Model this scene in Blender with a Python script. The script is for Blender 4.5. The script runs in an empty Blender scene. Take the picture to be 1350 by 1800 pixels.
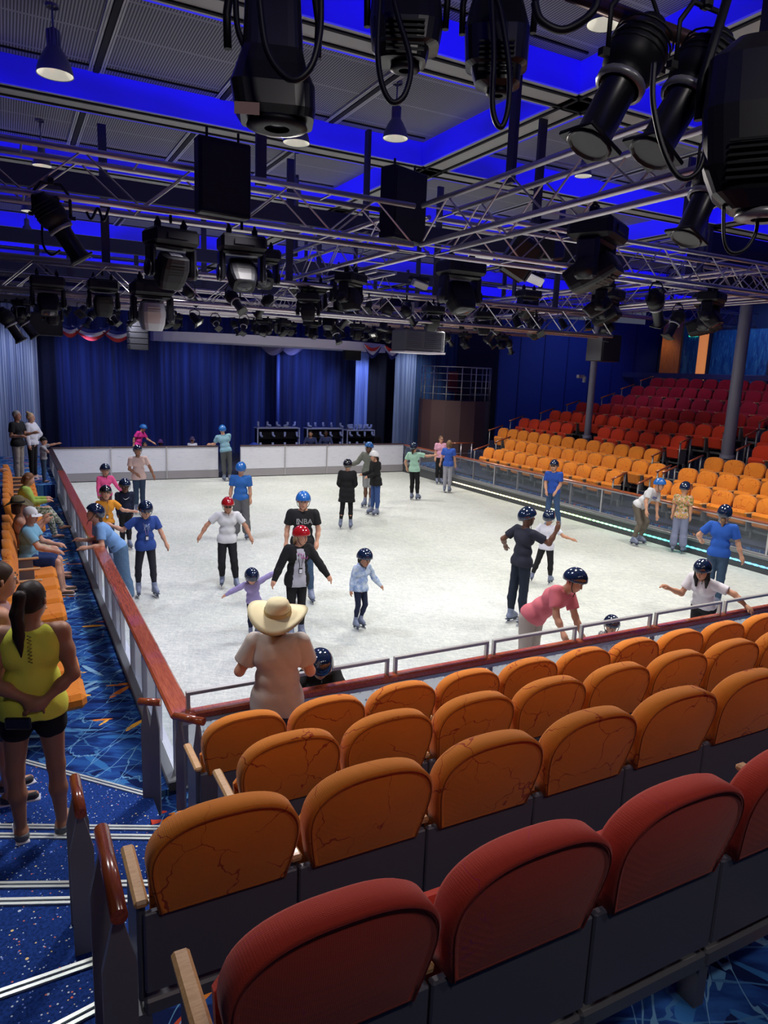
import bpy, bmesh, math, random
import numpy as np
from mathutils import Vector, Matrix, noise
PI = math.pi
S = bpy.context.scene
COL = S.collection
RND = random.Random(7)
# ---------------------------------------------------------------- camera calibration (1350 x 1800 frame)
FPX = 1248.0
ROT = np.array([[0.88550774, 0.05507512, -0.46134886], [-0.46300547, 0.1874235, -0.86631309], [0.03875533, 0.98073399, 0.19146504]])
CAM = np.array([-1.17906516, -5.67663253, 4.0])
def ray(px, py): return ROT @ np.array([px - 675.0, -(py - 900.0), -FPX])
def on_z(px, py, z):
    r = ray(px, py); return CAM + r * ((z - CAM[2]) / r[2])
def on_y(px, py, y):
    r = ray(px, py); return CAM + r * ((y - CAM[1]) / r[1])
def on_x(px, py, x):
    r = ray(px, py); return CAM + r * ((x - CAM[0]) / r[0])
def on_d(px, py, d):
    r = ray(px, py) / FPX; return CAM + r * d
cam = bpy.data.cameras.new('camera'); cam.sensor_fit = 'VERTICAL'; cam.sensor_height = 36.0
cam.lens = FPX / 1800.0 * 36.0; cam.clip_start = 0.05; cam.clip_end = 200
co = bpy.data.objects.new('camera', cam); COL.objects.link(co)
m4 = Matrix.Identity(4)
for i in range(3):
    for j in range(3): m4[i][j] = ROT[i][j]
    m4[i][3] = CAM[i]
co.matrix_world = m4
S.camera = co
# ---------------------------------------------------------------- materials
def mat(name, col, rough=0.6, metal=0.0, emit=None, es=0.0, spec=0.5, alpha=1.0, coat=0.0, sheen=0.0):
    m = bpy.data.materials.new(name); m.use_nodes = True
    b = m.node_tree.nodes['Principled BSDF']
    b.inputs['Base Color'].default_value = (*col, 1); b.inputs['Roughness'].default_value = rough
    b.inputs['Metallic'].default_value = metal; b.inputs['Specular IOR Level'].default_value = spec
    b.inputs['Coat Weight'].default_value = coat
    b.inputs['Sheen Weight'].default_value = sheen
    if emit: b.inputs['Emission Color'].default_value = (*emit, 1); b.inputs['Emission Strength'].default_value = es
    if alpha < 1: b.inputs['Alpha'].default_value = alpha
    return m
def N(m, t, **kw):
    n = m.node_tree.nodes.new(t)
    for k, v in kw.items(): setattr(n, k, v)
    return n
def L(m, a, b): m.node_tree.links.new(a, b)
def bsdf(m): return m.node_tree.nodes['Principled BSDF']
def ramp(m, fac, stops, const=False):
    r = N(m, 'ShaderNodeValToRGB'); L(m, fac, r.inputs[0]); e = r.color_ramp.elements
    if const: r.color_ramp.interpolation = 'CONSTANT'
    while len(e) < len(stops): e.new(0.5)
    for i, (p, c) in enumerate(stops): e[i].position = p; e[i].color = (*c, 1) if len(c) == 3 else c
    return r.outputs[0]
def coords(m, kind='Object', scale=(1, 1, 1), rot=(0, 0, 0), rnd=False):
    t = N(m, 'ShaderNodeTexCoord'); mp = N(m, 'ShaderNodeMapping')
    mp.inputs['Scale'].default_value = scale; mp.inputs['Rotation'].default_value = rot
    src = t.outputs[kind]
    if rnd:
        oi = N(m, 'ShaderNodeObjectInfo'); mu = N(m, 'ShaderNodeVectorMath', operation='SCALE'); ad = N(m, 'ShaderNodeVectorMath', operation='ADD')
        cx = N(m, 'ShaderNodeCombineXYZ'); L(m, oi.outputs['Random'], cx.inputs[0]); L(m, oi.outputs['Random'], cx.inputs[2])
        L(m, cx.outputs[0], mu.inputs[0]); mu.inputs['Scale'].default_value = 37.0
        L(m, src, ad.inputs[0]); L(m, mu.outputs[0], ad.inputs[1]); src = ad.outputs[0]
    if any(rot):
        vr = N(m, 'ShaderNodeVectorRotate', rotation_type='EULER_XYZ'); vr.inputs['Rotation'].default_value = rot
        L(m, src, vr.inputs['Vector']); src = vr.outputs[0]; mp.inputs['Rotation'].default_value = (0, 0, 0)
    L(m, src, mp.inputs[0]); return mp.outputs[0]
def math_(m, op, a, b=None, c=None):
    n = N(m, 'ShaderNodeMath', operation=op)
    for i, v in enumerate((a, b, c)):
        if v is None: continue
        if isinstance(v, (int, float)): n.inputs[i].default_value = v
        else: L(m, v, n.inputs[i])
    return n.outputs[0]
def mixc(m, fac, a, b, mode='MIX'):
    n = N(m, 'ShaderNodeMix', data_type='RGBA', blend_type=mode)
    if isinstance(fac, (int, float)): n.inputs[0].default_value = fac
    else: L(m, fac, n.inputs[0])
    for i, v in ((6, a), (7, b)):
        if isinstance(v, tuple): n.inputs[i].default_value = (*v, 1)
        else: L(m, v, n.inputs[i])
    return n.outputs[2]
def tex_noise(m, v, scale, detail=3.0, rough=0.5, dist=0.0):
    n = N(m, 'ShaderNodeTexNoise'); L(m, v, n.inputs['Vector']); n.inputs['Scale'].default_value = scale
    n.inputs['Detail'].default_value = detail; n.inputs['Roughness'].default_value = rough; n.inputs['Distortion'].default_value = dist
    return n
def tex_vor(m, v, scale, feature='F1', rand=1.0):
    n = N(m, 'ShaderNodeTexVoronoi', feature=feature); L(m, v, n.inputs['Vector']); n.inputs['Scale'].default_value = scale
    n.inputs['Randomness'].default_value = rand; return n
def bump(m, h, strength=0.3, dist=0.01):
    n = N(m, 'ShaderNodeBump'); n.inputs['Strength'].default_value = strength; n.inputs['Distance'].default_value = dist
    L(m, h, n.inputs['Height']); L(m, n.outputs[0], bsdf(m).inputs['Normal'])
def warp(m, v, scale, amt):
    n = tex_noise(m, v, scale, 3.0, 0.6); s = N(m, 'ShaderNodeVectorMath', operation='SUBTRACT'); L(m, n.outputs['Color'], s.inputs[0]); s.inputs[1].default_value = (.5, .5, .5)
    k = N(m, 'ShaderNodeVectorMath', operation='SCALE'); L(m, s.outputs[0], k.inputs[0]); k.inputs['Scale'].default_value = amt
    a = N(m, 'ShaderNodeVectorMath', operation='ADD'); L(m, v, a.inputs[0]); L(m, k.outputs[0], a.inputs[1]); return a.outputs[0]

def fabric_seat(name, base, crack, amt=1.0):
    m = mat(name, base, 0.9, spec=0.2, sheen=0.15)
    v = coords(m, rnd=True); w = warp(m, v, 5.0, 0.22)
    e = tex_vor(m, w, 3.1, 'DISTANCE_TO_EDGE')
    wd = tex_noise(m, v, 4.0); th = math_(m, 'MULTIPLY', math_(m, 'SUBTRACT', wd.outputs[0], 0.40), 0.055 * amt)
    line = math_(m, 'LESS_THAN', e.outputs['Distance'], th)
    n2 = tex_noise(m, v, 2.0)
    shade = ramp(m, n2.outputs[0], [(0.3, tuple(c * 0.85 for c in base)), (0.7, base)])
    L(m, mixc(m, line, shade, crack), bsdf(m).inputs['Base Color'])
    wv = tex_vor(m, coords(m, scale=(1, 1, 1)), 170.0, rand=0.15)
    bump(m, wv.outputs['Distance'], 0.4, 0.003)
    return m
def carpet_shards(name, sc=1.0, bright=1.0, world=True):
    m = mat(name, (0.01, 0.03, 0.15), 0.95, spec=0.1)
    def layer(rot, scale, seed, cols, thr, size):
        v = coords(m, 'Object' , scale=(scale[0] * sc, scale[1] * sc, 0.01), rot=(0, 0, rot))
        w = warp(m, v, 1.5, 0.35)
        vo = tex_vor(m, w, size); vo.inputs['Randomness'].default_value = 1.0
        d = math_(m, 'LESS_THAN', vo.outputs['Distance'], thr)
        sep = N(m, 'ShaderNodeSeparateColor'); L(m, vo.outputs['Color'], sep.inputs[0])
        pick = math_(m, 'GREATER_THAN', sep.outputs[1], 0.25)
        return math_(m, 'MULTIPLY', d, pick), ramp(m, sep.outputs[0], cols, True)
    nb = tex_noise(m, coords(m, scale=(sc, sc * 3, .01), rot=(0, 0, 0.5)), 2.2, 4, .6)
    c = ramp(m, nb.outputs[0], [(0.35, (0.006, 0.014, 0.075)), (0.5, (0.012, 0.045, 0.21)), (0.62, (0.02, 0.09, 0.32))])
    blu = [(0, (0.03, 0.14, 0.38)), (0.35, (0.09, 0.26, 0.48)), (0.55, (0.006, 0.015, 0.08)), (0.85, (0.22, 0.40, 0.56))]
    hot = [(0, (0.75, 0.22, 0.03)), (0.45, (0.50, 0.05, 0.03)), (0.62, (0.95, 0.48, 0.05)), (0.85, (0.5, 0.06, 0.03))]
    for rot, scl, cols, thr, size in ((0.35, (1, 7), blu, 0.33, 1.3), (-0.6, (1, 6), blu, 0.30, 1.2), (1.15, (1, 7), blu, 0.26, 1.1), (0.15, (1, 4.5), hot, 0.20, 1.25), (-0.75, (1, 5), hot, 0.17, 1.1)):
        f, col = layer(rot, scl, 0, cols, thr, size)
        c = mixc(m, f, c, col)
    for rot, scl, size, col, th in ((0.5, (1, 3.2), 1.5, (0.05, 0.16, 0.36), 0.020), (-0.9, (1, 4), 1.3, (0.13, 0.30, 0.50), 0.012)):
        ve = tex_vor(m, warp(m, coords(m, scale=(scl[0] * sc, scl[1] * sc, .01), rot=(0, 0, rot)), 1.2, .5), size, 'DISTANCE_TO_EDGE')
        c = mixc(m, math_(m, 'LESS_THAN', ve.outputs['Distance'], th), c, col)
    L(m, c, bsdf(m).inputs['Base Color'])
    bump(m, tex_noise(m, coords(m), 260, 2).outputs[0], 0.4, 0.004)
    return m
def carpet_specks(name):
    m = mat(name, (0.01, 0.03, 0.17), 0.95, spec=0.1)
    nb = tex_noise(m, coords(m), 60, 4, .7)
    c = ramp(m, nb.outputs[0], [(0.35, (0.006, 0.02, 0.10)), (0.6, (0.016, 0.055, 0.27))])
    for size, thr in ((17, 0.14), (30, 0.15), (45, 0.2)):
        vo = tex_vor(m, coords(m, scale=(1, 1, 1)), size)
        sep = N(m, 'ShaderNodeSeparateColor'); L(m, vo.outputs['Color'], sep.inputs[0])
        f = math_(m, 'MULTIPLY', math_(m, 'LESS_THAN', vo.outputs['Distance'], thr), math_(m, 'GREATER_THAN', sep.outputs[1], 0.6))
        col = ramp(m, sep.outputs[0], [(0, (0.6, 0.7, 0.8)), (0.5, (0.2, 0.3, 0.75)), (0.7, (0.7, 0.2, 0.15)), (0.85, (0.9, 0.7, 0.3))], True)
        c = mixc(m, f, c, col)
    L(m, c, bsdf(m).inputs['Base Color'])
    bump(m, tex_noise(m, coords(m), 300, 2).outputs[0], 0.4, 0.004)
    return m
def wood(name, c1, c2, rough=0.25, scale=(18, 1.5, 18), coat=0.5):
    m = mat(name, c1, rough, coat=coat)
    n = tex_noise(m, coords(m, scale=scale), 2.5, 6, .65, 1.5)
    L(m, ramp(m, n.outputs[0], [(0.35, c1), (0.65, c2)]), bsdf(m).inputs['Base Color']); return m
def curtain_mat(name, c1, c2, scale, rough=0.85):
    m = mat(name, c1, rough, sheen=0.2)
    n = tex_noise(m, coords(m, scale=(scale, scale, 0.05)), 3.0, 4, .6)
    L(m, ramp(m, n.outputs[0], [(0.38, c1), (0.62, c2)]), bsdf(m).inputs['Base Color']); return m
def glassy(name, tint, opac, rough=0.05):
    m = bpy.data.materials.new(name); m.use_nodes = True; nt = m.node_tree; nt.nodes.clear()
    o = nt.nodes.new('ShaderNodeOutputMaterial'); t = nt.nodes.new('ShaderNodeBsdfTransparent'); p = nt.nodes.new('ShaderNodeBsdfPrincipled')
    p.inputs['Base Color'].default_value = (*tint, 1); p.inputs['Roughness'].default_value = rough
    t.inputs[0].default_value = (0.93, 0.96, 0.98, 1)
    x = nt.nodes.new('ShaderNodeMixShader'); x.inputs[0].default_value = opac
    nt.links.new(t.outputs[0], x.inputs[1]); nt.links.new(p.outputs[0], x.inputs[2]); nt.links.new(x.outputs[0], o.inputs[0]); return m
M = {}
M['orange'] = fabric_seat('orange crackle fabric', (0.74, 0.225, 0.022), (0.38, 0.05, 0.008))
M['orange_pipe'] = mat('orange seam', (0.36, 0.08, 0.01), 0.9)
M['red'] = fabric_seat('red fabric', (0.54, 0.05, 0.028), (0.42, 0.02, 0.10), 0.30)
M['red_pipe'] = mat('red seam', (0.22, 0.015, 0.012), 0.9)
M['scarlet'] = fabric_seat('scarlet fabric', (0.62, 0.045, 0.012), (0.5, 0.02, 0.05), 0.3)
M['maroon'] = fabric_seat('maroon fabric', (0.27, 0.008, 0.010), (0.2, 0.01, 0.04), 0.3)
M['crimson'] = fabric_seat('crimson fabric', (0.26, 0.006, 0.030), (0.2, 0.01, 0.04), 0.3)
M['panel'] = mat('grey seat panel', (0.11, 0.11, 0.145), 0.45)
M['frame'] = mat('dark grey paint', (0.14, 0.14, 0.155), 0.4, 0.2)
M['arm'] = wood('pale wood', (0.68, 0.42, 0.20), (0.52, 0.29, 0.12), 0.4, (6, 30, 30), 0.1)
M['cherry'] = wood('cherry wood', (0.20, 0.035, 0.012), (0.36, 0.09, 0.03), 0.22)
M['railwood'] = wood('red rail wood', (0.24, 0.04, 0.016), (0.42, 0.10, 0.04), 0.25, (20, 1.2, 20))
M['steel'] = mat('brushed steel', (0.50, 0.48, 0.46), 0.32, 0.55)
M['alu'] = mat('aluminium', (0.55, 0.53, 0.56), 0.35, 0.9)
M['nosing'] = mat('nosing', (0.62, 0.66, 0.62), 0.4, 0.5)
M['post'] = mat('post paint', (0.20, 0.20, 0.225), 0.42, 0.2)
M['shards'] = carpet_shards('shard carpet', 1.0)
M['specks'] = carpet_specks('speckled carpet')
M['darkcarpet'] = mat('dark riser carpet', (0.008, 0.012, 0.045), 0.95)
M['black'] = mat('matt black', (0.006, 0.006, 0.010), 0.5, spec=.35)
M['blackgloss'] = mat('black plastic', (0.010, 0.010, 0.014), 0.32)
M['lens'] = mat('lens', (0.015, 0.015, 0.03), 0.12, 0.0, spec=.4)
M['gel'] = mat('lit gel', (0.8, 0.8, 0.75), 0.4, emit=(1, .97, .9), es=0.25)
M['silverfix'] = mat('silver shell', (0.36, 0.36, 0.37), 0.35, 0.5)
M['glass'] = glassy('clear glass', (0.45, 0.50, 0.56), 0.08)
M['frost'] = glassy('frosted panel', (0.70, 0.75, 0.88), 0.55, 0.3)
M['white'] = mat('white board', (0.70, 0.70, 0.76), 0.5)
n_ = tex_noise(M['white'], coords(M['white'], scale=(1, 1, 14)), 3.0, 6, .7)
L(M['white'], ramp(M['white'], n_.outputs[0], [(0.30, (0.45, 0.47, 0.58)), (0.45, (0.68, 0.68, 0.76)), (1, (0.74, 0.74, 0.80))]), bsdf(M['white']).inputs['Base Color'])
M['kick'] = mat('kick plate', (0.30, 0.28, 0.30), 0.6)
M['darkgrey'] = mat('dark grey', (0.10, 0.10, 0.115), 0.5)
M['steelbase'] = mat('barrier base', (0.20, 0.21, 0.22), 0.4, 0.5)
M['canopy'] = mat('white canopy', (0.80, 0.76, 0.82), 0.6)
M['bluewall'] = mat('blue wall', (0.006, 0.025, 0.20), 0.7)
M['booth'] = mat('brown booth', (0.09, 0.045, 0.045), 0.6)
M['woodwall'] = wood('orange wood wall', (0.30, 0.11, 0.03), (0.48, 0.20, 0.06), 0.4, (8, 8, 1))
M['column'] = mat('column paint', (0.16, 0.16, 0.21), 0.5)
# ice
m = mat('ice', (0.80, 0.83, 0.80), 0.42, spec=0.35)
v = coords(m); a = tex_noise(m, v, 0.35, 4, .55); b_ = tex_noise(m, coords(m, scale=(1, 4, 1), rot=(0, 0, .6)), 3.5, 8, .75, 2.5); c_ = tex_noise(m, coords(m, scale=(5, 1, 1), rot=(0, 0, .3)), 4.0, 8, .8, 2.0)
base = ramp(m, a.outputs[0], [(0.35, (0.66, 0.67, 0.60)), (0.6, (0.80, 0.80, 0.74))])
f1 = ramp(m, b_.outputs[0], [(0.42, (0.72, 0.74, 0.78)), (0.6, (1, 1, 1))]); f2 = ramp(m, c_.outputs[0], [(0.42, (0.80, 0.82, 0.84)), (0.58, (1, 1, 1))])
L(m, mixc(m, 1.0, mixc(m, 1.0, base, f1, 'MULTIPLY'), f2, 'MULTIPLY'), bsdf(m).inputs['Base Color'])
bump(m, b_.outputs[0], 0.25, 0.01); M['ice'] = m
# ceiling grille
m = mat('ceiling grille', (0.10, 0.10, 0.12), 0.6, 0.3)
wv = N(m, 'ShaderNodeTexWave', wave_type='BANDS', bands_direction='X'); L(m, coords(m), wv.inputs['Vector']); wv.inputs['Scale'].default_value = 9.0
wy = N(m, 'ShaderNodeTexWave', wave_type='BANDS', bands_direction='Y'); L(m, coords(m), wy.inputs['Vector']); wy.inputs['Scale'].default_value = 0.33; 
ln = math_(m, 'GREATER_THAN', wy.outputs['Fac'], 0.995)
g = ramp(m, wv.outputs['Fac'], [(0.35, (0.06, 0.06, 0.075)), (0.6, (0.28, 0.28, 0.31))])
L(m, mixc(m, ln, g, (0.25, 0.25, 0.28)), bsdf(m).inputs['Base Color']); M['grille'] = m
M['beam'] = mat('beam underside', (0.42, 0.42, 0.42), 0.45, 0.15)
M['beamgap'] = mat('beam slot', (0.004, 0.004, 0.008), 0.8)
M['darkpaint'] = mat('dark ceiling paint', (0.02, 0.02, 0.045), 0.7)
def cove(name, col, s):
    m = mat(name, (0.05, 0.05, 0.3), 0.6, emit=col, es=s); return m
M['cove'] = cove('blue cove glow', (0.008, 0.004, 1.0), 0.85)  # inner faces glow by themselves in place of LED light on them
m = M['cove']; nz = tex_noise(m, coords(m, scale=(.35, .35, 1)), 1.0, 2)
L(m, math_(m, 'MULTIPLY', ramp(m, nz.outputs[0], [(0.35, (.45, .45, .45)), (.6, (1, 1, 1))]), .82), bsdf(m).inputs['Emission Strength'])
M['led'] = cove('blue led', (0.03, 0.02, 1.0), 4.0)
M['lavender'] = mat('lit lavender edge', (0.3, 0.3, 0.55), 0.6, emit=(0.2, 0.17, 0.7), es=0.25)
M['trussmet'] = mat('truss tube', (0.50, 0.46, 0.50), 0.35, 0.9)
M['cable'] = mat('cable rubber', (0.006, 0.006, 0.012), 0.45)
M['bell'] = mat('bell lamp', (0.16, 0.17, 0.26), 0.4, 0.2)
M['reflector'] = mat('reflector', (0.85, 0.85, 0.8), 0.15, 0.6, emit=(1, 0.95, 0.8), es=0.35)
# ---------------------------------------------------------------- mesh helpers
class MB:
    def __init__(s): s.v = []; s.f = []; s.m = []; s.sm = []
    def add(s, vs, fs, mi=0, smooth=False):
        o = len(s.v); s.v += [tuple(map(float, p)) for p in vs]
        for f in fs: s.f.append([i + o for i in f]); s.m.append(mi); s.sm.append(smooth)
        return s
    def box(s, c, d, mi=0, rot=None, bev=0.0):
        hx, hy, hz = d[0] / 2, d[1] / 2, d[2] / 2
        b = min(bev, hx * .95, hy * .95, hz * .95)
        if b <= 0:
            vs = [(x, y, z) for x in (-hx, hx) for y in (-hy, hy) for z in (-hz, hz)]
            fs = [(0, 1, 3, 2), (4, 6, 7, 5), (0, 4, 5, 1), (2, 3, 7, 6), (0, 2, 6, 4), (1, 5, 7, 3)]
        else:
            vs = []; idx = {}
            for ix, sx in enumerate((-1, 1)):
                for iy, sy in enumerate((-1, 1)):
                    for iz, sz in enumerate((-1, 1)):
                        for ax in range(3):
                            p = [sx * (hx - b), sy * (hy - b), sz * (hz - b)]
                            p[ax] = (sx * hx, sy * hy, sz * hz)[ax]
                            idx[(ix, iy, iz, ax)] = len(vs); vs.append(tuple(p))
            fs = []
            for ax in range(3):
                o1, o2 = [a for a in range(3) if a != ax]
                for sd in (0, 1):
                    q = []
                    for (u, w) in ((0, 0), (1, 0), (1, 1), (0, 1)):
                        k = [0, 0, 0]; k[ax] = sd; k[o1] = u; k[o2] = w; q.append(idx[(*k, ax)])
                    fs.append(q)
                for u in (0, 1):
                    for w in (0, 1):
                        k0 = [0, 0, 0]; k1 = [0, 0, 0]; k0[ax] = 0; k1[ax] = 1; k0[o1] = k1[o1] = u; k0[o2] = k1[o2] = w
                        fs.append([idx[(*k0, o1)], idx[(*k1, o1)], idx[(*k1, o2)], idx[(*k0, o2)]])
            for ix in (0, 1):
                for iy in (0, 1):
                    for iz in (0, 1): fs.append([idx[(ix, iy, iz, a)] for a in range(3)])
        R = rot if rot is not None else Matrix.Identity(3)
        c = Vector(c)
        return s.add([R @ Vector(p) + c for p in vs], fs, mi)
    def quad(s, a, b, c, d, mi=0): return s.add([a, b, c, d], [(0, 1, 2, 3)], mi)
    def tube(s, pts, r, n=8, mi=0, cap=True, smooth=True, flat=1.0):
        pts = [Vector(p) for p in pts]; rs = r if isinstance(r, (list, tuple)) else [r] * len(pts)
        vs = []; fs = []; up = None
        for i, p in enumerate(pts):
            t = (pts[min(i + 1, len(pts) - 1)] - pts[max(i - 1, 0)])
            t = t.normalized() if t.length > 1e-9 else Vector((0, 0, 1))
            if up is None: up = Vector((0, 0, 1)) if abs(t.z) < 0.9 else Vector((0, 1, 0))
            a = t.cross(up)
            if a.length < 1e-4: up = Vector((1, 0, 0)); a = t.cross(up)
            a.normalize(); b = a.cross(t).normalized(); up = b
            for k in range(n):
                an = 2 * PI * k / n; vs.append(p + (a * math.cos(an) + b * math.sin(an) * flat) * rs[i])
        for i in range(len(pts) - 1):
            for k in range(n): fs.append((i * n + k, i * n + (k + 1) % n, (i + 1) * n + (k + 1) % n, (i + 1) * n + k))
        s.add(vs, fs, mi, smooth)
        if cap:
            o = len(s.v) - len(vs)
            s.f.append([o + k for k in range(n)][::-1]); s.m.append(mi); s.sm.append(False)
            s.f.append([o + (len(pts) - 1) * n + k for k in range(n)]); s.m.append(mi); s.sm.append(False)
        return s
    def lathe(s, prof, n=16, mi=0, mtx=None, smooth=True):
        mtx = mtx or Matrix.Identity(4); vs = []; fs = []
        for r, z in prof:
            for k in range(n): vs.append(mtx @ Vector((r * math.cos(2 * PI * k / n), r * math.sin(2 * PI * k / n), z)))
        for i in range(len(prof) - 1):
            for k in range(n): fs.append((i * n + k, i * n + (k + 1) % n, (i + 1) * n + (k + 1) % n, (i + 1) * n + k))
        return s.add(vs, fs, mi, smooth)
    def prism(s, outline, d0, d1, axis=1, mi=0, mtx=None):
        # outline: list of 2D points; extruded along `axis` from d0 to d1
        mtx = mtx or Matrix.Identity(4); n = len(outline); vs = []
        for d in (d0, d1):
            for (a, b) in outline:
                p = [(d, a, b), (a, d, b), (a, b, d)][axis]; vs.append(mtx @ Vector(p))
        fs = [list(range(n))[::-1], [n + i for i in range(n)]] + [(i, (i + 1) % n, n + (i + 1) % n, n + i) for i in range(n)]
        return s.add(vs, fs, mi)
    def build(s, name, mats, parent=None, loc=None):
        me = bpy.data.meshes.new(name); me.from_pydata(s.v, [], s.f)
        for mm in (mats if isinstance(mats, (list, tuple)) else [mats]): me.materials.append(mm)
        me.polygons.foreach_set('material_index', s.m); me.polygons.foreach_set('use_smooth', s.sm)
        me.update()
        bm = bmesh.new(); bm.from_mesh(me); bmesh.ops.recalc_face_normals(bm, faces=bm.faces); bm.to_mesh(me); bm.free()
        o = bpy.data.objects.new(name, me); COL.objects.link(o)
        if parent is not None: o.parent = parent
        if loc is not None: o.location = loc
        return o
def thing(name, label, cat, loc=(0, 0, 0), rz=0.0, group=None):
    o = bpy.data.objects.new(name, None); COL.objects.link(o); o.empty_display_size = 0.1
    o.location = loc; o.rotation_euler = (0, 0, rz); o['label'] = label; o['category'] = cat
    if group: o['group'] = group
    return o
def tag(o, label, cat, group=None):
    o['label'] = label; o['category'] = cat
    if group: o['group'] = group
    return o
def struct(o): o['kind'] = 'structure'; return o
def kids(o): return [c for c in bpy.data.objects if c.parent == o]
TREE = {}
def copy_tree(o, label=None, group=None, parent=None):
    if o.name not in TREE: TREE[o.name] = [c.name for c in kids(o)]
    c = o.copy(); COL.objects.link(c)
    if parent is not None: c.parent = parent
    for k in TREE[o.name]: copy_tree(bpy.data.objects[k], parent=c)
    if label: c['label'] = label
    if group: c['group'] = group
    return c
def euler_m(rx, ry, rz): return Matrix.Rotation(rz, 3, 'Z') @ Matrix.Rotation(ry, 3, 'Y') @ Matrix.Rotation(rx, 3, 'X')
ORD = ['first', 'second', 'third', 'fourth', 'fifth', 'sixth', 'seventh', 'eighth', 'ninth', 'tenth', 'eleventh', 'twelfth', 'thirteenth', 'fourteenth', 'fifteenth', 'sixteenth', 'seventeenth', 'eighteenth', 'nineteenth', 'twentieth', 'twenty-first', 'twenty-second', 'twenty-third', 'twenty-fourth']
# ================================================================ SETTING
LW, LL = 13.3, 20.0      # rink width (x) and length (y)
FA = 0.45                # aisle floor round the rink
def floor_slab(name, x0, x1, y0, y1, z, m, t=0.08):
    return struct(MB().box(((x0 + x1) / 2, (y0 + y1) / 2, z - t / 2), (x1 - x0, y1 - y0, t)).build(name, m))
floor_slab('floor', -4, 27, -8, 27.5, -0.06, M['darkcarpet'])
tag(MB().box((LW / 2, LL / 2, -0.02), (LW, LL, 0.04)).build('ice_sheet', M['ice']), 'white scratched ice sheet of the skating rink', 'ice rink')
# aisles round the rink
floor_slab('floor', -3.6, -0.14, -0.02, 15.0, FA, M['shards'], 0.5)
floor_slab('floor', -3.6, -0.14, 14.6, 21.0, 0.80, M['shards'], 0.8)
floor_slab('floor', -3.6, -1.45, 3.2, 14.6, 0.75, M['shards'], 0.3)
floor_slab('floor', -0.30, 9.5, -1.0, -0.12, FA, M['shards'], 0.5)
floor_slab('floor', 13.45, 14.45, -1, 19.5, FA, M['shards'], 0.5)
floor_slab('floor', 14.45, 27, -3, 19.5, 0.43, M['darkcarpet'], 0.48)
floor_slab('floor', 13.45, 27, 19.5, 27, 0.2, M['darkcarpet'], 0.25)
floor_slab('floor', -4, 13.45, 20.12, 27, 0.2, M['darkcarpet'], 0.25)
# front terrace under the near seat rows
ROWF = [(-1.33, 0.74), (-2.30, 1.085), (-3.27, 1.43), (-4.24, 1.745)]
ystart = [-0.80, -1.75, -2.72, -3.70, -4.85]
for k in range(4):
    floor_slab('floor', -0.42 if k < 1 else -0.6 if k < 2 else -0.9, 10.5, ystart[k + 1], ystart[k], ROWF[k][1], M['shards'], ROWF[k][1])
    xs = -0.42 if k < 1 else -0.6 if k < 2 else -0.9
    struct(MB().box(((xs + 10.5) / 2, ystart[k + 1] - 0.03, ROWF[k][1] + 0.30 - 0.01), (10.5 - xs, 0.05, 0.03)).build('trim_%d' % (k + 1), M['frame']))
floor_slab('floor', -3.6, 10.5, -8, ystart[4], 2.03, M['shards'], 2.0)
# landing and fan stair at the left of the rows
def tread(name, poly, z, m, h):
    b = MB(); n = len(poly)
    b.add([(x, y, z) for x, y in poly] + [(x, y, z - h) for x, y in poly], [list(range(n)), [n + i for i in range(n)][::-1]] + [(i, n + i, n + (i + 1) % n, (i + 1) % n) for i in range(n)])
    return struct(b.build(name, m))
NOS = [(0.60, [(120, 1350), (265, 1395)]), (0.75, [(0, 1449), (265, 1452)]), (0.90, [(0, 1465), (265, 1468)]), (1.05, [(0, 1551), (265, 1548)]), (1.20, [(0, 1580), (230, 1575)]), (1.35, [(0, 1740), (125, 1697)]), (1.50, [(125, 1785), (230, 1730)])]
xa, xb = -3.55, -0.32
for i, (z, pp) in enumerate(NOS):
    p, q = on_z(*pp[0], z)[:2], on_z(*pp[1], z)[:2]
    d = q - p; ya = p[1] + d[1] / d[0] * (xa - p[0]); yb = p[1] + d[1] / d[0] * (xb - p[0])
    if i == 0:
        s = 0.9 / 1; ya = min(ya, 3.2)
    xr = xb if i < 4 else -0.62 if i < 5 else -0.91
    yb = p[1] + d[1] / d[0] * (xr - p[0])
    tread('floor', [(xa, ya), (xr, yb), (xr, -4.75), (xa, -4.75)], z, M['specks'], 0.148)
    a, b = Vector((xa, ya, z)), Vector((xr, yb, z)); t = (b - a).normalized(); nrm = Vector((-t.y, t.x, 0))
    for off in (-0.012, -0.045):
        mb = MB(); mid = (a + b) / 2 + nrm * off; R = Matrix(((t.x, nrm.x, 0), (t.y, nrm.y, 0), (0, 0, 1)))
        mb.box(mid + Vector((0, 0, 0.004)), ((b - a).length, 0.018, 0.012), rot=R); struct(mb.build('trim_6', M['nosing']))
floor_slab('floor', xa, -0.91, -4.75, -3.6, 1.72, M['specks'], 0.2)
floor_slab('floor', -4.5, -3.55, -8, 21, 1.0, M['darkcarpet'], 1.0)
# landing edge strip at the foot of the stair, threshold plate by the rink corner
# walls
def wall(name, a, b, z0, z1, m, t=0.1):
    a = Vector((*a, 0)); b = Vector((*b, 0)); d = b - a; an = math.atan2(d.y, d.x); mid = (a + b) / 2
    return struct(MB().box((mid.x, mid.y, (z0 + z1) / 2), (d.length, t, z1 - z0), rot=Matrix.Rotation(an, 3, 'Z')).build(name, m))
wall('wall_left', (-4.5, -8), (-4.5, 27.5), -0.05, 8.3, M['darkpaint'])
wall('wall_stage', (-4.5, 27.5), (27, 27.5), -0.05, 8.3, M['darkpaint'])
wall('wall_back', (-4.5, -8), (27, -8), -0.05, 8.3, M['darkpaint'])
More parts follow.
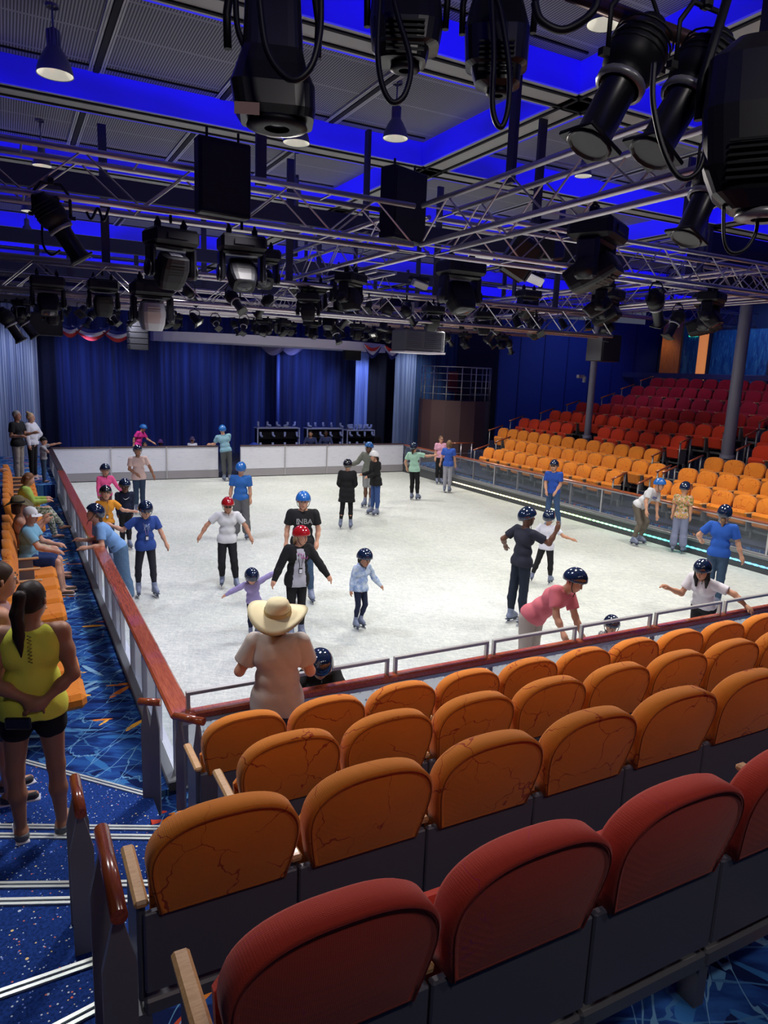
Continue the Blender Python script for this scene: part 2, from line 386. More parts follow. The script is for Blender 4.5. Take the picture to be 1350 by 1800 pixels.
# curtains: pleated sheets
def curtain(name, x0, x1, y, z0, z1, m, amp, wl, label, n=None, seed=1):
    rr = random.Random(seed); n = n or max(20, int((x1 - x0) / wl * 10)); vs = []
    ph = rr.random() * 6; rows = 7
    for j in range(rows):
        t = j / (rows - 1)
        for i in range(n + 1):
            x = x0 + (x1 - x0) * i / n
            u = (x - x0) / wl * 2 * PI
            w = math.sin(u + ph + 0.9 * math.sin(u * 0.23 + ph)) + 0.45 * math.sin(u * 0.47 + 2 * ph) + 0.2 * math.sin(u * 1.9)
            vs.append((x + 0.02 * math.sin(u * .3 + t * 2), y + amp * w * (0.75 + 0.25 * (1 - t)), z0 + (z1 - z0) * t))
    fs = [(j * (n + 1) + i, j * (n + 1) + i + 1, (j + 1) * (n + 1) + i + 1, (j + 1) * (n + 1) + i) for j in range(rows - 1) for i in range(n)]
    o = MB().add(vs, fs, 0, True).build(name, m); tag(o, label, 'curtain'); return o
M['navyvelvet'] = curtain_mat('navy velvet', (0.006, 0.011, 0.075), (0.018, 0.040, 0.19), 2.2)
M['stripe'] = curtain_mat('striped silver drape', (0.05, 0.09, 0.24), (0.38, 0.44, 0.58), 12)
M['bluestripe'] = curtain_mat('dark blue drape', (0.01, 0.02, 0.08), (0.03, 0.09, 0.20), 9)
M['paleblue'] = curtain_mat('pale blue drape', (0.10, 0.16, 0.55), (0.30, 0.42, 0.85), 10)
curtain('stage_curtain', 0.5, 12.35, 26.0, 0.2, 6.2, M['navyvelvet'], 0.13, 0.62, 'long navy velvet curtain across the back of the stage', seed=3)
curtain('stage_curtain', 9.45, 14.2, 25.6, 0.2, 6.2, M['navyvelvet'], 0.08, 0.6, 'navy velvet curtain right of the pale blue pole behind the skate racks', seed=5)
curtain('stage_curtain', -0.35, 0.6, 25.7, 0.2, 6.2, mat('dark gap black', (0.004, 0.005, 0.02), 0.9), 0.05, 0.5, 'near-black narrow sheet for the dark slit beside the grey striped drape on the left', seed=6)  # black sheet painted in for the darkness of an open slit
curtain('side_drape', -3.4, -0.15, 23.2, 0.2, 6.4, M['stripe'], 0.05, 0.33, 'silver and blue striped drape at the far left of the stage', seed=8)
curtain('side_drape', 15.05, 16.2, 24.3, 0.2, 6.4, M['stripe'], 0.045, 0.3, 'silver and blue striped drape at the right of the stage opening', seed=9)
curtain('side_drape', 16.2, 18.6, 24.5, 0.2, 6.4, M['bluestripe'], 0.05, 0.3, 'dark blue striped drape beside the brown control booth', seed=10)
curtain('gap_sheet', 13.95, 15.0, 24.9, 0.2, 6.4, bpy.data.materials['dark gap black'], 0.05, 0.4, 'black sheet for the dark gap between the pale blue and silver striped drapes', seed=11)  # dark gap beside the drapes, made as a black sheet
curtain('side_drape', 13.05, 13.75, 24.4, 1.0, 4.9, M['paleblue'], 0.05, 0.35, 'bright pale blue hanging drape gathered at the right end of the stage', seed=12)
tag(MB().tube([(9.65, 25.3, 0.2), (9.65, 25.3, 5.6)], 0.085, 12).build('stage_pole', mat('pale blue pole', (0.10, 0.16, 0.55), 0.5)), 'pale blue vertical pole against the navy curtain', 'pole')
# curved white canopy over the stage
b = MB(); n = 36; cx, y_end = 7.4, 24.2
pts = []
for i in range(n + 1):
    t = -1 + 2 * i / n; pts.append((4.0 + 10.2 * (i / n), y_end - 2.6 * math.sqrt(max(0, 1 - (t * 0.98) ** 2))))
vs = []; fs = []
for (x, y) in pts: vs += [(x, y, 4.92), (x, y, 5.26), (x, y + 0.05, 5.26), (x, 24.4, 5.26), (x, 24.4, 4.92)]
for i in range(n):
    for a, c in ((0, 1), (1, 3), (3, 4), (4, 0)): fs.append((i * 5 + a, i * 5 + c, (i + 1) * 5 + c, (i + 1) * 5 + a))
fs += [(0, 1, 3, 4), (n * 5, n * 5 + 4, n * 5 + 3, n * 5 + 1)]
b.add(vs, fs); canopy = b.build('stage_canopy', M['canopy']); tag(canopy, 'curved white canopy edge over the stage opening', 'canopy')
# ring lamp recess on canopy and swags
def swag(name, x0, x1, y, z, drop, cols, label, cat='bunting', group=None):
    b = MB(); n = 14; k = len(cols)
    for r in range(k * 2):
        v = []
        for i in range(n + 1):
            t = i / n; sg = math.sin(PI * t)
            for rr in (r, r + 1):
                f = rr / (k * 2); v.append((x0 + (x1 - x0) * t, y - 0.05 * math.sin(9 * t + rr), z - sg * drop * (0.25 + 0.75 * f) - 0.02 * rr * (1 - sg)))
        b.add(v, [(2 * i, 2 * i + 1, 2 * i + 3, 2 * i + 2) for i in range(n)], r // 2)
    o = b.build(name, cols); return tag(o, label, cat, group)
bw, br, bb = mat('bunting white', (0.6, 0.6, 0.65), 0.8), mat('bunting red', (0.5, 0.03, 0.03), 0.8), mat('bunting blue', (0.02, 0.03, 0.2), 0.8)
for (px, py, w, lab) in ((122, 566, .9, 'red white and blue bunting swag beside the wide black speaker'), (160, 572, 1.3, 'red white and blue bunting swag under the left moving lights'), (206, 575, 1.2, 'red white and blue bunting swag beside the slim speaker column')):
    p = on_y(px, py, 23.0); swag('bunting', p[0] - w / 2, p[0] + w / 2, 23.0, p[2], 0.55, [bb, bw, br], lab)
for (px, py, w, lab) in ((655, 605, .8, 'small red white and blue bunting at the right tip of the white canopy'), (690, 607, .8, 'small red white and blue bunting beside the projector')):
    p = on_y(px, py, 22.0); swag('bunting', p[0] - w / 2, p[0] + w / 2, 22.0, p[2], 0.6, [br, bw, bb], lab)
for px, g in ((480, 0), (512, 0)):
    p = on_y(px, 604, 24.6); swag('drape_swag', p[0] - .6, p[0] + .6, 24.6, p[2], 0.5, [mat('lilac drape', (0.2, 0.18, 0.35), 0.8)] * 3, ('left' if px == 480 else 'right') + ' one of the two lilac fabric swags under the white canopy', 'drape')
# booth
b = MB(); cxb, cyb, rb = 16.1, 20.6, 1.55; an = [math.radians(a) for a in range(150, 391, 24)]
def booth_ring(r): return [(cxb + r * math.cos(a), cyb + r * math.sin(a)) for a in an]
rg = booth_ring(rb); v = []
for (x, y) in rg: v += [(x, y, 0.2), (x, y, 3.0)]
b.add(v, [(2 * i, 2 * i + 2, 2 * i + 3, 2 * i + 1) for i in range(len(rg) - 1)])
b.add([(x, y, 2.95) for x, y in rg], [list(range(len(rg)))])
bt = thing('control_booth', 'faceted brown control booth with a railed balcony beside the blue wall', 'booth', (0, 0, 0))
b.build('booth_wall', M['booth'], bt)
r = MB()
for z in (4.38, 4.1, 3.82, 3.54, 3.26): r.tube([(x, y, z) for x, y in booth_ring(rb - .06)], 0.022 if z > 4.3 else 0.012, 6)
for (x, y) in booth_ring(rb - .06): r.tube([(x, y, 2.95), (x, y, 4.38)], 0.025, 6)
r.build('railing', M['steel'], bt)
tag(MB().box((cxb + .2, cyb + .3, 3.35), (0.5, 0.5, 0.06), bev=.02).box((cxb + .2, cyb + .55, 3.8), (0.5, 0.06, 0.8), bev=.03).box((cxb + .2, cyb + .3, 3.15), (.06, .06, .4)).build('operator_chair', mat('booth chair red', (0.2, 0.03, 0.03), 0.7)), 'dark red operator chair inside the railed booth balcony', 'chair')
# blue wall at the far side of the right-hand stand, back wall with doors
wall('wall_right', (17.3, 19.2), (25.2, 18.0), 0.2, 6.6, M['bluewall'], 0.15)
for i in range(6):
    x = 18.2 + i * 1.15; y = 19.2 - (x - 17.3) * 1.2 / 7.9 - 0.09
    struct(MB().box((x, y, 3.4), (0.03, 0.03, 6.4)).build('trim_7', mat('wall joint', (0.003, 0.012, 0.12), 0.6) if i == 0 else bpy.data.materials['wall joint']))
XB = 24.6
wall('wall_rear', (XB + .8, 19), (XB + .8, -4), 0.2, 7.6, mat('rear wall', (0.012, 0.03, 0.10), 0.6))
def on_back(px, py): return on_x(px, py, XB)
def back_panel(name, p0, p1, z0, z1, m, dx=0.0, structk=True, t=0.1):
    y0, y1 = on_back(*p0)[1], on_back(*p1)[1]
    o = MB().box((XB + dx, (y0 + y1) / 2, (z0 + z1) / 2), (t, abs(y1 - y0), z1 - z0)).build(name, m)
    return struct(o) if structk else o
m = mat('teal mottled panel', (0.02, 0.1, 0.25), 0.35)
nn = tex_noise(m, coords(m, scale=(1, 5, .8)), 2.5, 6, .7, 1.0)
L(m, ramp(m, nn.outputs[0], [(0.35, (0.004, 0.03, 0.16)), (0.55, (0.02, 0.12, 0.30)), (0.7, (0.12, 0.32, 0.42))]), bsdf(m).inputs['Base Color']); M['teal'] = m
back_panel('wall_rear', (1160, 650), (1193, 650), 3.4, 6.8, M['woodwall'])
back_panel('wall_rear', (1193, 650), (1225, 650), 3.4, 6.8, M['teal'], 0.1)
M['litwood'] = mat('lit wood jamb', (0.75, 0.30, 0.08), 0.5, emit=(1.0, 0.33, 0.10), es=0.45)  # own glow stands in for warm light falling on the wood
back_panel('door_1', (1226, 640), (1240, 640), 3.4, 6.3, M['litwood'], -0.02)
for k, (a, c) in enumerate(((1246, 1295), (1296, 1350), (1351, 1420), (1421, 1500))): back_panel('door_%d' % (k + 2), (a, 640), (c, 640), 3.4, 6.25, M['teal'], 0.1)
for a in (1242, 1295, 1350, 1420): back_panel('trim_8', (a, 640), (a + 4, 640), 3.4, 6.3, M['darkpaint'], 0.0)
for (px, py, lab) in ((1219, 588, 'green lit exit sign above the dark door on the upper right'), (1114, 595, 'small green lit exit sign on the blue wall')):
    p = on_back(px, py) if px > 1200 else on_y(px, py, 18.3)
    t = thing('exit_sign', lab, 'sign', tuple(p), rz=(-PI / 2 if px > 1200 else 0))
    MB().box((0, 0, 0), (0.42, 0.05, 0.18)).build('sign_box', mat('exit green', (0.0, 0.5, 0.3), 0.5, emit=(0.02, 0.75, 0.45), es=1.2), t)
    c = bpy.data.curves.new('sign_text', 'FONT'); c.body = 'EXIT'; c.size = 0.17; c.align_x = 'CENTER'; c.align_y = 'CENTER'; c.extrude = 0.004
    to = bpy.data.objects.new('tmp', c); COL.objects.link(to); me = bpy.data.meshes.new_from_object(to.evaluated_get(bpy.context.evaluated_depsgraph_get())); bpy.data.objects.remove(to)
    to = bpy.data.objects.new('sign_text', me); COL.objects.link(to); me.materials.clear(); me.materials.append(mat('exit white', (0.8, 1, .9), 0.5, emit=(.8, 1, .9), es=1.0))
    to.parent = t; to.rotation_euler = (PI / 2, 0, 0); to.location = (0, -0.03, 0)
p = on_y(1152, 620, 18.2); tag(MB().box((p[0], 18.15 + 0.0, p[2]), (0.3, 0.03, 0.55)).build('wall_notice', mat('notice', (0.5, 0.35, 0.5), 0.6)), 'small pale notice fixed to the blue wall below the lights', 'notice')
# ledge rail at the top of the right-hand stand
p0, p1 = on_back(1155, 655), on_back(1400, 660)
tag(MB().box((XB - 1.3, 13.3, 4.36), (0.12, 9.5, 0.22), bev=.02).build('ledge_rail', mat('ledge blue', (0.03, 0.035, 0.14), 0.5)), 'long dark blue ledge rail behind the top row of the right-hand stand', 'rail')
floor_slab('floor', 23.0, 25.4, -3, 18, 3.4, M['darkcarpet'], 0.4)
# ================================================================ RINK BARRIERS
far = thing('dasher_board', 'white panelled rink wall left of the gap at the far end of the ice', 'barrier', (0, LL, 0))
far2 = thing('dasher_board', 'white panelled rink wall right of the gap at the far end of the ice', 'barrier', (0, LL, 0))
for root, x0, x1, nseg in ((far, 0.0, 5.55, 3), (far2, 6.38, LW, 4)):
    for k in range(nseg):
        a = x0 + (x1 - x0) * k / nseg; c = x0 + (x1 - x0) * (k + 1) / nseg
        MB().box(((a + c) / 2, 0.05, 0.72), (c - a - 0.02, 0.1, 0.84), bev=.006).build('board_panel', M['white'], root)
        MB().box(((a + c) / 2, 0.05, 0.16), (c - a, 0.12, 0.27)).build('kick_plate', M['kick'], root)
        if k: MB().box((a, 0.04, 0.6), (0.04, 0.14, 1.12)).build('joint_post', M['alu'], root)
    MB().box(((x0 + x1) / 2, 0.06, 1.16), (x1 - x0, 0.16, 0.045), bev=.01).build('cap_rail', mat('dark cap', (0.05, 0.025, 0.03), 0.4), root)
# left barrier
lb = thing('rink_barrier', 'long left rink barrier with red wooden handrail, glass panels and grey posts', 'barrier', (0, 0, 0))
b = MB().box((-0.02, 7.4, 1.115), (0.19, 14.9, 0.055), bev=.018); b.build('handrail', M['railwood'], lb)
MB().box((-0.02, 17.5, 1.115), (0.17, 5.0, 0.055), bev=.018).build('handrail', mat('black handrail', (0.03, 0.015, 0.015), 0.4), lb)
ny = 24
for k in range(ny + 1):
    y = 0.15 + (LL - 0.3) * k / ny
    MB().box((-0.035, y, 0.55), (0.05, 0.05, 1.08)).build('barrier_post', M['alu'], lb)
    if k < ny:
        MB().box((-0.01, y + (LL - .3) / ny / 2, 0.72), (0.012, (LL - .3) / ny - 0.07, 0.66)).build('glass_panel', M['frost'] if k % 3 else M['glass'], lb)
MB().box((0.0, LL / 2, 0.19), (0.10, LL, 0.38)).build('base_board', M['white'], lb)
MB().box((-0.10, LL / 2 - .1, 0.45), (0.09, LL - .2, 0.10), bev=.01).build('kerb', M['steelbase'], lb)
# right barrier
rbx = LW + 0.02
rb_ = thing('rink_barrier', 'long right rink barrier with clear glass panels and coloured light strip', 'barrier', (0, 0, 0))
MB().box((rbx + 0.06, LL / 2, 1.12), (0.13, LL, 0.05), bev=.012).build('handrail', M['cherry'], rb_)
MB().box((rbx + 0.10, LL / 2, 0.16), (0.2, LL, 0.33)).build('base_board', mat('dark barrier base', (0.06, 0.065, 0.075), 0.45), rb_)
MB().box((rbx + 0.03, LL / 2, 0.355), (0.14, LL, 0.07), bev=.012).build('ledge', M['steelbase'], rb_)
for z in (0.41, 1.07): MB().box((rbx + 0.05, LL / 2, z), (0.04, LL, 0.03)).build('glass_channel', M['alu'], rb_)
n = 16
for k in range(n + 1):
    y = LL * k / n
    MB().box((rbx + 0.06, y, 0.74), (0.05, 0.05, 0.72)).build('barrier_post', M['alu'] if k % 2 else M['post'], rb_)
    if k < n: MB().box((rbx + 0.05, y + LL / n / 2, 0.74), (0.012, LL / n - .06, 0.64)).build('glass_panel', M['glass'], rb_)
m = mat('colour light strip', (0.5, 0.5, 0.5), 0.5); tcn = N(m, 'ShaderNodeTexCoord'); sx = N(m, 'ShaderNodeSeparateXYZ'); L(m, tcn.outputs['Object'], sx.inputs[0])
f = math_(m, 'DIVIDE', sx.outputs[1], 16.5)
L(m, ramp(m, f, [(0.0, (0.0, 0.25, 1)), (0.22, (0.0, 0.45, 0.9)), (0.42, (0.05, 0.8, 0.6)), (0.56, (0.45, 0.9, 0.35)), (0.72, (0.85, 0.8, 0.4)), (1, (1, 0.8, 0.5))]), bsdf(m).inputs['Emission Color'])
dots = math_(m, 'PINGPONG', math_(m, 'MULTIPLY', sx.outputs[1], 6.0), 0.5)
L(m, math_(m, 'ADD', math_(m, 'MULTIPLY', math_(m, 'GREATER_THAN', dots, 0.22), 3.2), 0.8), bsdf(m).inputs['Emission Strength'])
sy0 = 0.3
for k in range(11):
    MB().box((rbx - 0.012, sy0 + k * 1.45 + 0.7, 0.155), (0.02, 1.41, 0.035)).build('light_strip', m, rb_)
# far right return railing towards the gate (steel)
# front barrier
fb = thing('rink_barrier', 'front rink barrier with wooden rail and clear glass before the near seats', 'barrier', (0, 0, 0))
MB().box((4.6, -0.02, 1.10), (9.3, 0.11, 0.07), bev=.015).build('handrail', M['railwood'], fb)
MB().box((4.6, -0.045, 1.05), (9.3, 0.05, 0.035)).build('rail_channel', M['steel'], fb)
m = bpy.data.materials.new('plus patterned glass'); m.use_nodes = True
gp = glassy('patterned glass', (0.72, 0.76, 0.84), 0.34, 0.2)
for k, (a, c) in enumerate(((0.02, 1.96), (2.02, 3.14), (3.2, 4.35), (4.42, 5.54), (5.61, 6.8), (6.87, 8.0), (8.07, 9.2))):
    f_ = thing('guard_frame', 'brushed steel guard frame on the front rail, ' + ('leftmost and longest' if k == 0 else ORD[k] + ' from the left corner post'), 'rail frame', ((a + c) / 2, 0.0, 1.13), group='steel guard frames along the front rail')
    w = c - a
    MB().box((0, 0, 0.155), (w, 0.045, 0.032), bev=.004).build('top_bar', M['steel'], f_)
    for sx_ in (-1, 1): MB().box((sx_ * (w / 2 - .016), 0, 0.07), (0.032, 0.045, 0.15), bev=.004).build('upright', M['steel'], f_)
    MB().box(((a + c) / 2, 0.0, 0.72), (w - .02, 0.012, 0.66)).build('glass_panel', gp, fb)
    pb = MB()
    for iy in range(7):
        for ix in range(int(w / 0.13)):
            x = a + .08 + ix * 0.13 + (0.065 if iy % 2 else 0); z = 1.0 - iy * 0.09
            if x > c - .04: continue
            pb.box((x, -0.008, z), (0.035, 0.002, 0.004)).box((x, -0.008, z), (0.004, 0.002, 0.035))
    pb.build('plus_decal', mat('plus decal', (0.25, 0.27, 0.3), 0.5) if k == 0 else bpy.data.materials['plus decal'], fb)
    MB().box((c + .03, -0.02, 0.6), (0.04, 0.04, 1.0)).build('barrier_post', M['post'], fb)
MB().box((4.6, 0.0, 0.2), (9.3, 0.1, 0.40)).build('base_board', M['white'], fb)
MB().box((4.6, -0.08, 0.44), (9.3, 0.07, 0.08)).build('kerb', M['steelbase'], fb)
cpost = thing('corner_post', 'grey corner post of the barrier with curved wooden cap at the near left corner', 'post', (-0.02, -0.02, 0))
MB().box((0, 0, 0.72), (0.09, 0.09, 0.72), bev=.01).build('post', M['post'], cpost)
MB().tube([(-0.02, 0.12, 1.10), (-0.02, 0.03, 1.105), (0.01, -0.02, 1.105), (0.10, -0.02, 1.105)], 0.06, 12, flat=.6).build('cap', M['railwood'], cpost)
# ================================================================ STAND HANDRAILS
def spear_rail(label, p0, p1, zb0, zb1, grp=None, r=0.026, across=True, w=0.052):
    p0, p1 = Vector(p0), Vector(p1); t = thing('stair_handrail', label, 'handrail', (p0 + p1) / 2, group=grp); mid = (p0 + p1) / 2
    d = (p1 - p0); dn = d.normalized()
    MB().tube([p0 - mid, p1 - mid], r, 16).build('grip', M['cherry'], t)
    an = math.atan2(d.y, d.x)
    for q, zb in ((p0 + dn * 0.05, zb0), (p1 - dn * 0.05, zb1)):
        b = MB(); h = q.z - zb - r * .6
        b.prism([(-w, -h), (w, -h), (w, -0.20), (0.008, 0.0), (-0.008, 0.0), (-w, -0.20)], -0.012, 0.012, 1, mtx=Matrix.Rotation(an + (PI / 2 if across else 0), 4, 'Z'))
        o = b.build('spear_post', M['post'], t); o.location = q - mid - Vector((0, 0, r * .6))
    return t
spear_rail('stair handrail with pointed grey posts nearest the camera, beside the red seats', (-0.965, -3.22, 2.36), (-0.965, -3.68, 2.36), 1.5, 1.5)
spear_rail('second stair handrail from the camera, on tall pointed grey posts', (-0.985, -2.16, 1.97), (-0.985, -2.48, 1.97), 1.05, 1.2)
spear_rail('small handrail on two pointed posts left of the rink corner post', (-0.40, -0.28, 1.42), (-0.25, -0.36, 1.42), 0.45, 0.45, r=.03, across=False, w=.036)
spear_rail('small handrail on two pointed posts beside the first orange seat by the corner', (-0.20, -0.62, 1.42), (-0.02, -0.80, 1.42), 0.45, 0.45, r=.03, across=False, w=.036)

# ================================================================ SEATS
def seat_outline(n=10, inset=0.0):
    # rear silhouette of the backrest, (x, z)
    o = [(-0.245, 0.60), (-0.262, 0.68), (-0.276, 0.75)]; N_ = 26; ex = 2 / 2.55
    for k in range(N_ + 1):
        a = PI - PI * k / N_; ca, sa = math.cos(a), math.sin(a)
        o.append((0.283 * math.copysign(abs(ca) ** ex, ca), 0.805 + 0.203 * abs(sa) ** ex))
    o += [(0.276, 0.75), (0.262, 0.68), (0.245, 0.60)]
    if inset:
        cx, cz = 0.0, 0.80; w = 0.283; h = 0.205
        o = [(x * (1 - inset / w), cz + (z - cz) * (1 - inset / h) if z > cz else z + (inset * .3 if z < .65 else 0)) for x, z in o]
    return o
LEAN = Matrix.Rotation(math.radians(13), 4, 'X')
def lean(x, y, z):
    # tilt the back away from the sitter (towards -y) about its foot at z=.55
    dz = z - 0.55; return (x, y - dz * 0.20, z)
def seat_back(fab, pipe, parent):
    o = seat_outline(); ys = [(-0.050, 0.030), (-0.053, 0.008), (-0.047, 0.0), (0.040, 0.0), (0.056, 0.010), (0.062, 0.035)]
    b = MB(); rings = []; vs = []
    for y, ins in ys:
        for (x, z) in seat_outline(inset=ins) if ins else o: vs.append(lean(x, y, z))
    n = len(o); fs = []
    for j in range(len(ys) - 1):
        for i in range(n): fs.append((j * n + i, j * n + (i + 1) % n, (j + 1) * n + (i + 1) % n, (j + 1) * n + i))
    b.add(vs, fs, 0, True)
    # slightly domed back and front faces
    for j, y, dep, rev in ((0, -0.052, -0.014, True), (len(ys) - 1, 0.060, 0.02, False)):
        base = [vs[j * n + i] for i in range(n)]; inn = []
        for (x, yy, z) in base:
            q = Vector((x * 0.6, 0, 0.80 + (z - 0.80) * 0.6)); inn.append(lean(q.x, (ys[j][0]) + dep, q.z))
        c = lean(0, ys[j][0] + dep * 1.25, 0.8)
        vv = base + inn + [c]; ff = [(i, (i + 1) % n, n + (i + 1) % n, n + i) for i in range(n)] + [(n + i, n + (i + 1) % n, 2 * n) for i in range(n)]
        b.add(vv, ff, 0, True)
    so = b.build('backrest', fab, parent)
    p = MB(); pts = [lean(x, -0.056, z) for x, z in seat_outline(inset=0.012)]
    p.tube(pts, 0.0024, 5, cap=False); p.build('piping', pipe, so)
    return so
def make_seat(fab, pipe, folded, label, group, detail=True):
    t = thing('theater_seat', label, 'seat', (0, 0, 0), group=group)
    seat_back(fab, pipe, t)
    if folded: MB().box((0, 0.15, 0.50), (0.49, 0.13, 0.36), bev=.05, rot=Matrix.Rotation(math.radians(-12), 3, 'X')).build('cushion', fab, t)
    else: MB().box((0, 0.31, 0.43), (0.50, 0.48, 0.15), bev=.045, rot=Matrix.Rotation(math.radians(4), 3, 'X')).build('cushion', fab, t)
    MB().box((0, -0.035, 0.44), (0.592, 0.03, 0.34), bev=.006).build('back_panel', M['panel'], t)
    MB().box((0, -0.02, 0.20), (0.60, 0.05, 0.07), bev=.01).build('support_beam', M['frame'], t)
    MB().box((-0.3, 0.0, 0.09), (0.05, 0.08, 0.18)).build('leg', M['frame'], t)
    arm(t, -0.3)
    return t
def arm(t, x):
    a = MB().box((x, 0.15, 0.635), (0.052, 0.36, 0.032), bev=.01).build('armrest', M['arm'], t)
    MB().box((x, 0.12, 0.41), (0.032, 0.26, 0.42), bev=.01).build('arm_panel', M['frame'], t)
def end_arm(t):
    e = bpy.data.objects
    arm(t, 0.3)
protos = {}
def seat(kind, folded, loc, rz, label, group, last=False):
    key = (kind, folded)
    fab = M[kind]; pipe = M['orange_pipe'] if kind == 'orange' else M['red_pipe']
    if key not in protos:
        o = make_seat(fab, pipe, folded, label, group); protos[key] = o.name
    else: o = copy_tree(bpy.data.objects[protos[key]], label, group)
    o.location = loc; o.rotation_euler = (0, 0, rz)
    if last: LASTS.append(o)
    return o
LASTS = []
rowlab = ['row right behind the front rail', 'second row from the front rail', 'third row from the front rail', 'red row nearest the camera']
for r, ((y, z), x0, n, col) in enumerate(zip(ROWF, (0.11, 0.07, -0.547, -0.535), (12, 11, 11, 9), ('orange', 'orange', 'orange', 'red'))):
    for k in range(n):
        lab = ('orange' if col == 'orange' else 'red') + ' seat, ' + (ORD[k] + ' from the left in the ' if k else 'leftmost in the ') + rowlab[r]
        seat(col, True, (x0 + 0.6 * k, y, z), 0.0, lab, 'near seats seen from behind', last=(k == n - 1))
# left-hand row (facing the ice)
for seg, (y0, n, lab0) in enumerate(((1.25, 11, 'near stretch of the left side row'), (8.95, 9, 'far stretch of the left side row'))):
    for k in range(n):
        folded = (seg == 0 and k in (2, 3, 10)) or (seg == 1 and k in (3,))
        seat('orange', folded, (-1.22, y0 + 0.61 * k, FA), -PI / 2, 'orange seat, ' + (ORD[k] + ' from the camera in the ' if k else 'closest to the camera in the ') + lab0, 'left side seats', last=(k == n - 1))
# right-hand stand: (row colour, x, top z, far px, number of seats, near block start px, number)
Z_ = lambda u, v: (1000 + u / 3.857, 600 + v / 3.857)
C_ = lambda u, v: (700 + u / 2.077, 560 + v / 2.077)
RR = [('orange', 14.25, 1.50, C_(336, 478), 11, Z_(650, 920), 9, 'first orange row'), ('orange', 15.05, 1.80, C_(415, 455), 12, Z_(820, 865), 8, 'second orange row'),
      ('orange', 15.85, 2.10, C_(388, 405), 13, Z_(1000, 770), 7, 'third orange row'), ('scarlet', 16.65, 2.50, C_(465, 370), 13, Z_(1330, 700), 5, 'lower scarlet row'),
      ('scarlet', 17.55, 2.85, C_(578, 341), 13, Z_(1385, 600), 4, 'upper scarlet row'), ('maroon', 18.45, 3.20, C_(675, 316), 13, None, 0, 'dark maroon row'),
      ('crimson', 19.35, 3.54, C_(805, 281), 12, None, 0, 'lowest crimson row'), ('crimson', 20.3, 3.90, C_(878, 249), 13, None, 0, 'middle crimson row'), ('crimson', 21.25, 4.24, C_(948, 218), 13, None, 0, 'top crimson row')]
TER = []
COL1 = on_x(1032, 768, 16.75)
for r, (colr, x, zt, pf, n, pn, nn_, lab0) in enumerate(RR):
    zf = zt - 1.0; y = on_x(*pf, x)[1]; yfar = y
    for k in range(n):
        if abs(x - 16.75) < .5 and abs(y - 0.61 * k - COL1[1]) < .42: continue
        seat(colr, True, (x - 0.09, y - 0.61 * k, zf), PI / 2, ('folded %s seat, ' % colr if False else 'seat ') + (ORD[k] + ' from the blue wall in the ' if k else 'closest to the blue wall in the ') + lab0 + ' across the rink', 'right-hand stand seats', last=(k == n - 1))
    yend = y - 0.61 * (n - 1)
    if pn:
        y2 = on_x(*pn, x)[1]
        for k in range(nn_):
            seat(colr, True, (x - 0.09, y2 - 0.61 * k, zf), PI / 2, 'seat ' + (ORD[k] + ' past the aisle stair in the ' if k else 'beside the aisle stair in the ') + lab0 + ', nearer right block', 'right-hand stand seats', last=(k == nn_ - 1))
    else: y2 = yend - 2.2
    TER.append((x, zf, yfar, yend, y2))
for o in LASTS:
    arm(o, 0.3)
for k, (x, zf, yf, ye, y2) in enumerate(TER):
    x0 = x - 0.62; x1 = (TER[k + 1][0] - 0.62) if k < 8 else 23.0
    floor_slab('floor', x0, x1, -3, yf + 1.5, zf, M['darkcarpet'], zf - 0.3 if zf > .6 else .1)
    if k:   # aisle stair nosings: one on the terrace edge and a half step in front
        yc0, yc1 = y2 + 0.42, ye - 0.42
        if yc1 > yc0:
            struct(MB().box((x0 + .02, (yc0 + yc1) / 2, zf + .006), (0.05, yc1 - yc0, 0.012)).build('trim_9', M['nosing']))
            zp = TER[k - 1][1]
            struct(MB().box((x0 - .16, (yc0 + yc1) / 2, (zp + zf) / 2 - (zf - zp) / 4), (0.32, yc1 - yc0, (zf - zp) / 2)).build('floor', M['darkcarpet']))
            struct(MB().box((x0 - .30, (yc0 + yc1) / 2, (zp + zf) / 2 + .006), (0.05, yc1 - yc0, 0.012)).build('trim_9', M['nosing']))
def hand_loop(x0, z0, x1, z1, y, label, grp):
    t = thing('stair_handrail', label, 'handrail', (x0, y, z0), group=grp)
    MB().tube([(0, 0, 0.86), (x1 - x0, 0, z1 - z0 + 0.86)], 0.028, 8).build('grip', M['cherry'], t)
    for q in (0.06, x1 - x0 - 0.06): MB().tube([(q, 0, (z1 - z0) * (q / (x1 - x0)) * .6), (q, 0, 0.85 + (z1 - z0) * q / (x1 - x0))], 0.024, 6).build('upright', M['steelbase'], t)
    return t
for k, (x, zf, yf, ye, y2) in enumerate(TER):
    nm = RR[k][7]
    hand_loop(x - 0.55, zf - .02, x + 0.0, zf + 0.15, ye - 0.42, 'grey stair handrail with dark wooden grip at the aisle end of the ' + nm, 'stand handrails')
    if k < 5: hand_loop(x - 0.55, zf - .02, x + 0.0, zf + 0.15, y2 + 0.42, 'grey stair handrail across the aisle stair from the ' + nm, 'stand handrails')
    hand_loop(x - 0.35, zf, x + 0.35, zf + .2, yf + 0.55, 'grey stair handrail by the blue wall at the far end of the ' + nm, 'stand handrails')
# gate rail near the booth end of the first row
t = thing('gate_railing', 'grey gate railing with wooden top beside the far end of the first orange row', 'railing', (13.9, 17.4, FA))
for q in (0, 0.5, 1.0): MB().tube([(q, 0, 0), (q, 0, 1.0)], 0.025, 6).build('upright', M['alu'], t)
MB().tube([(0, 0, 1.0), (1.1, 0, 1.0)], 0.03, 8).build('grip', M['cherry'], t)
for z in (.3, .6): MB().tube([(0, 0, z), (1, 0, z)], 0.015, 6).build('crossbar', M['alu'], t)
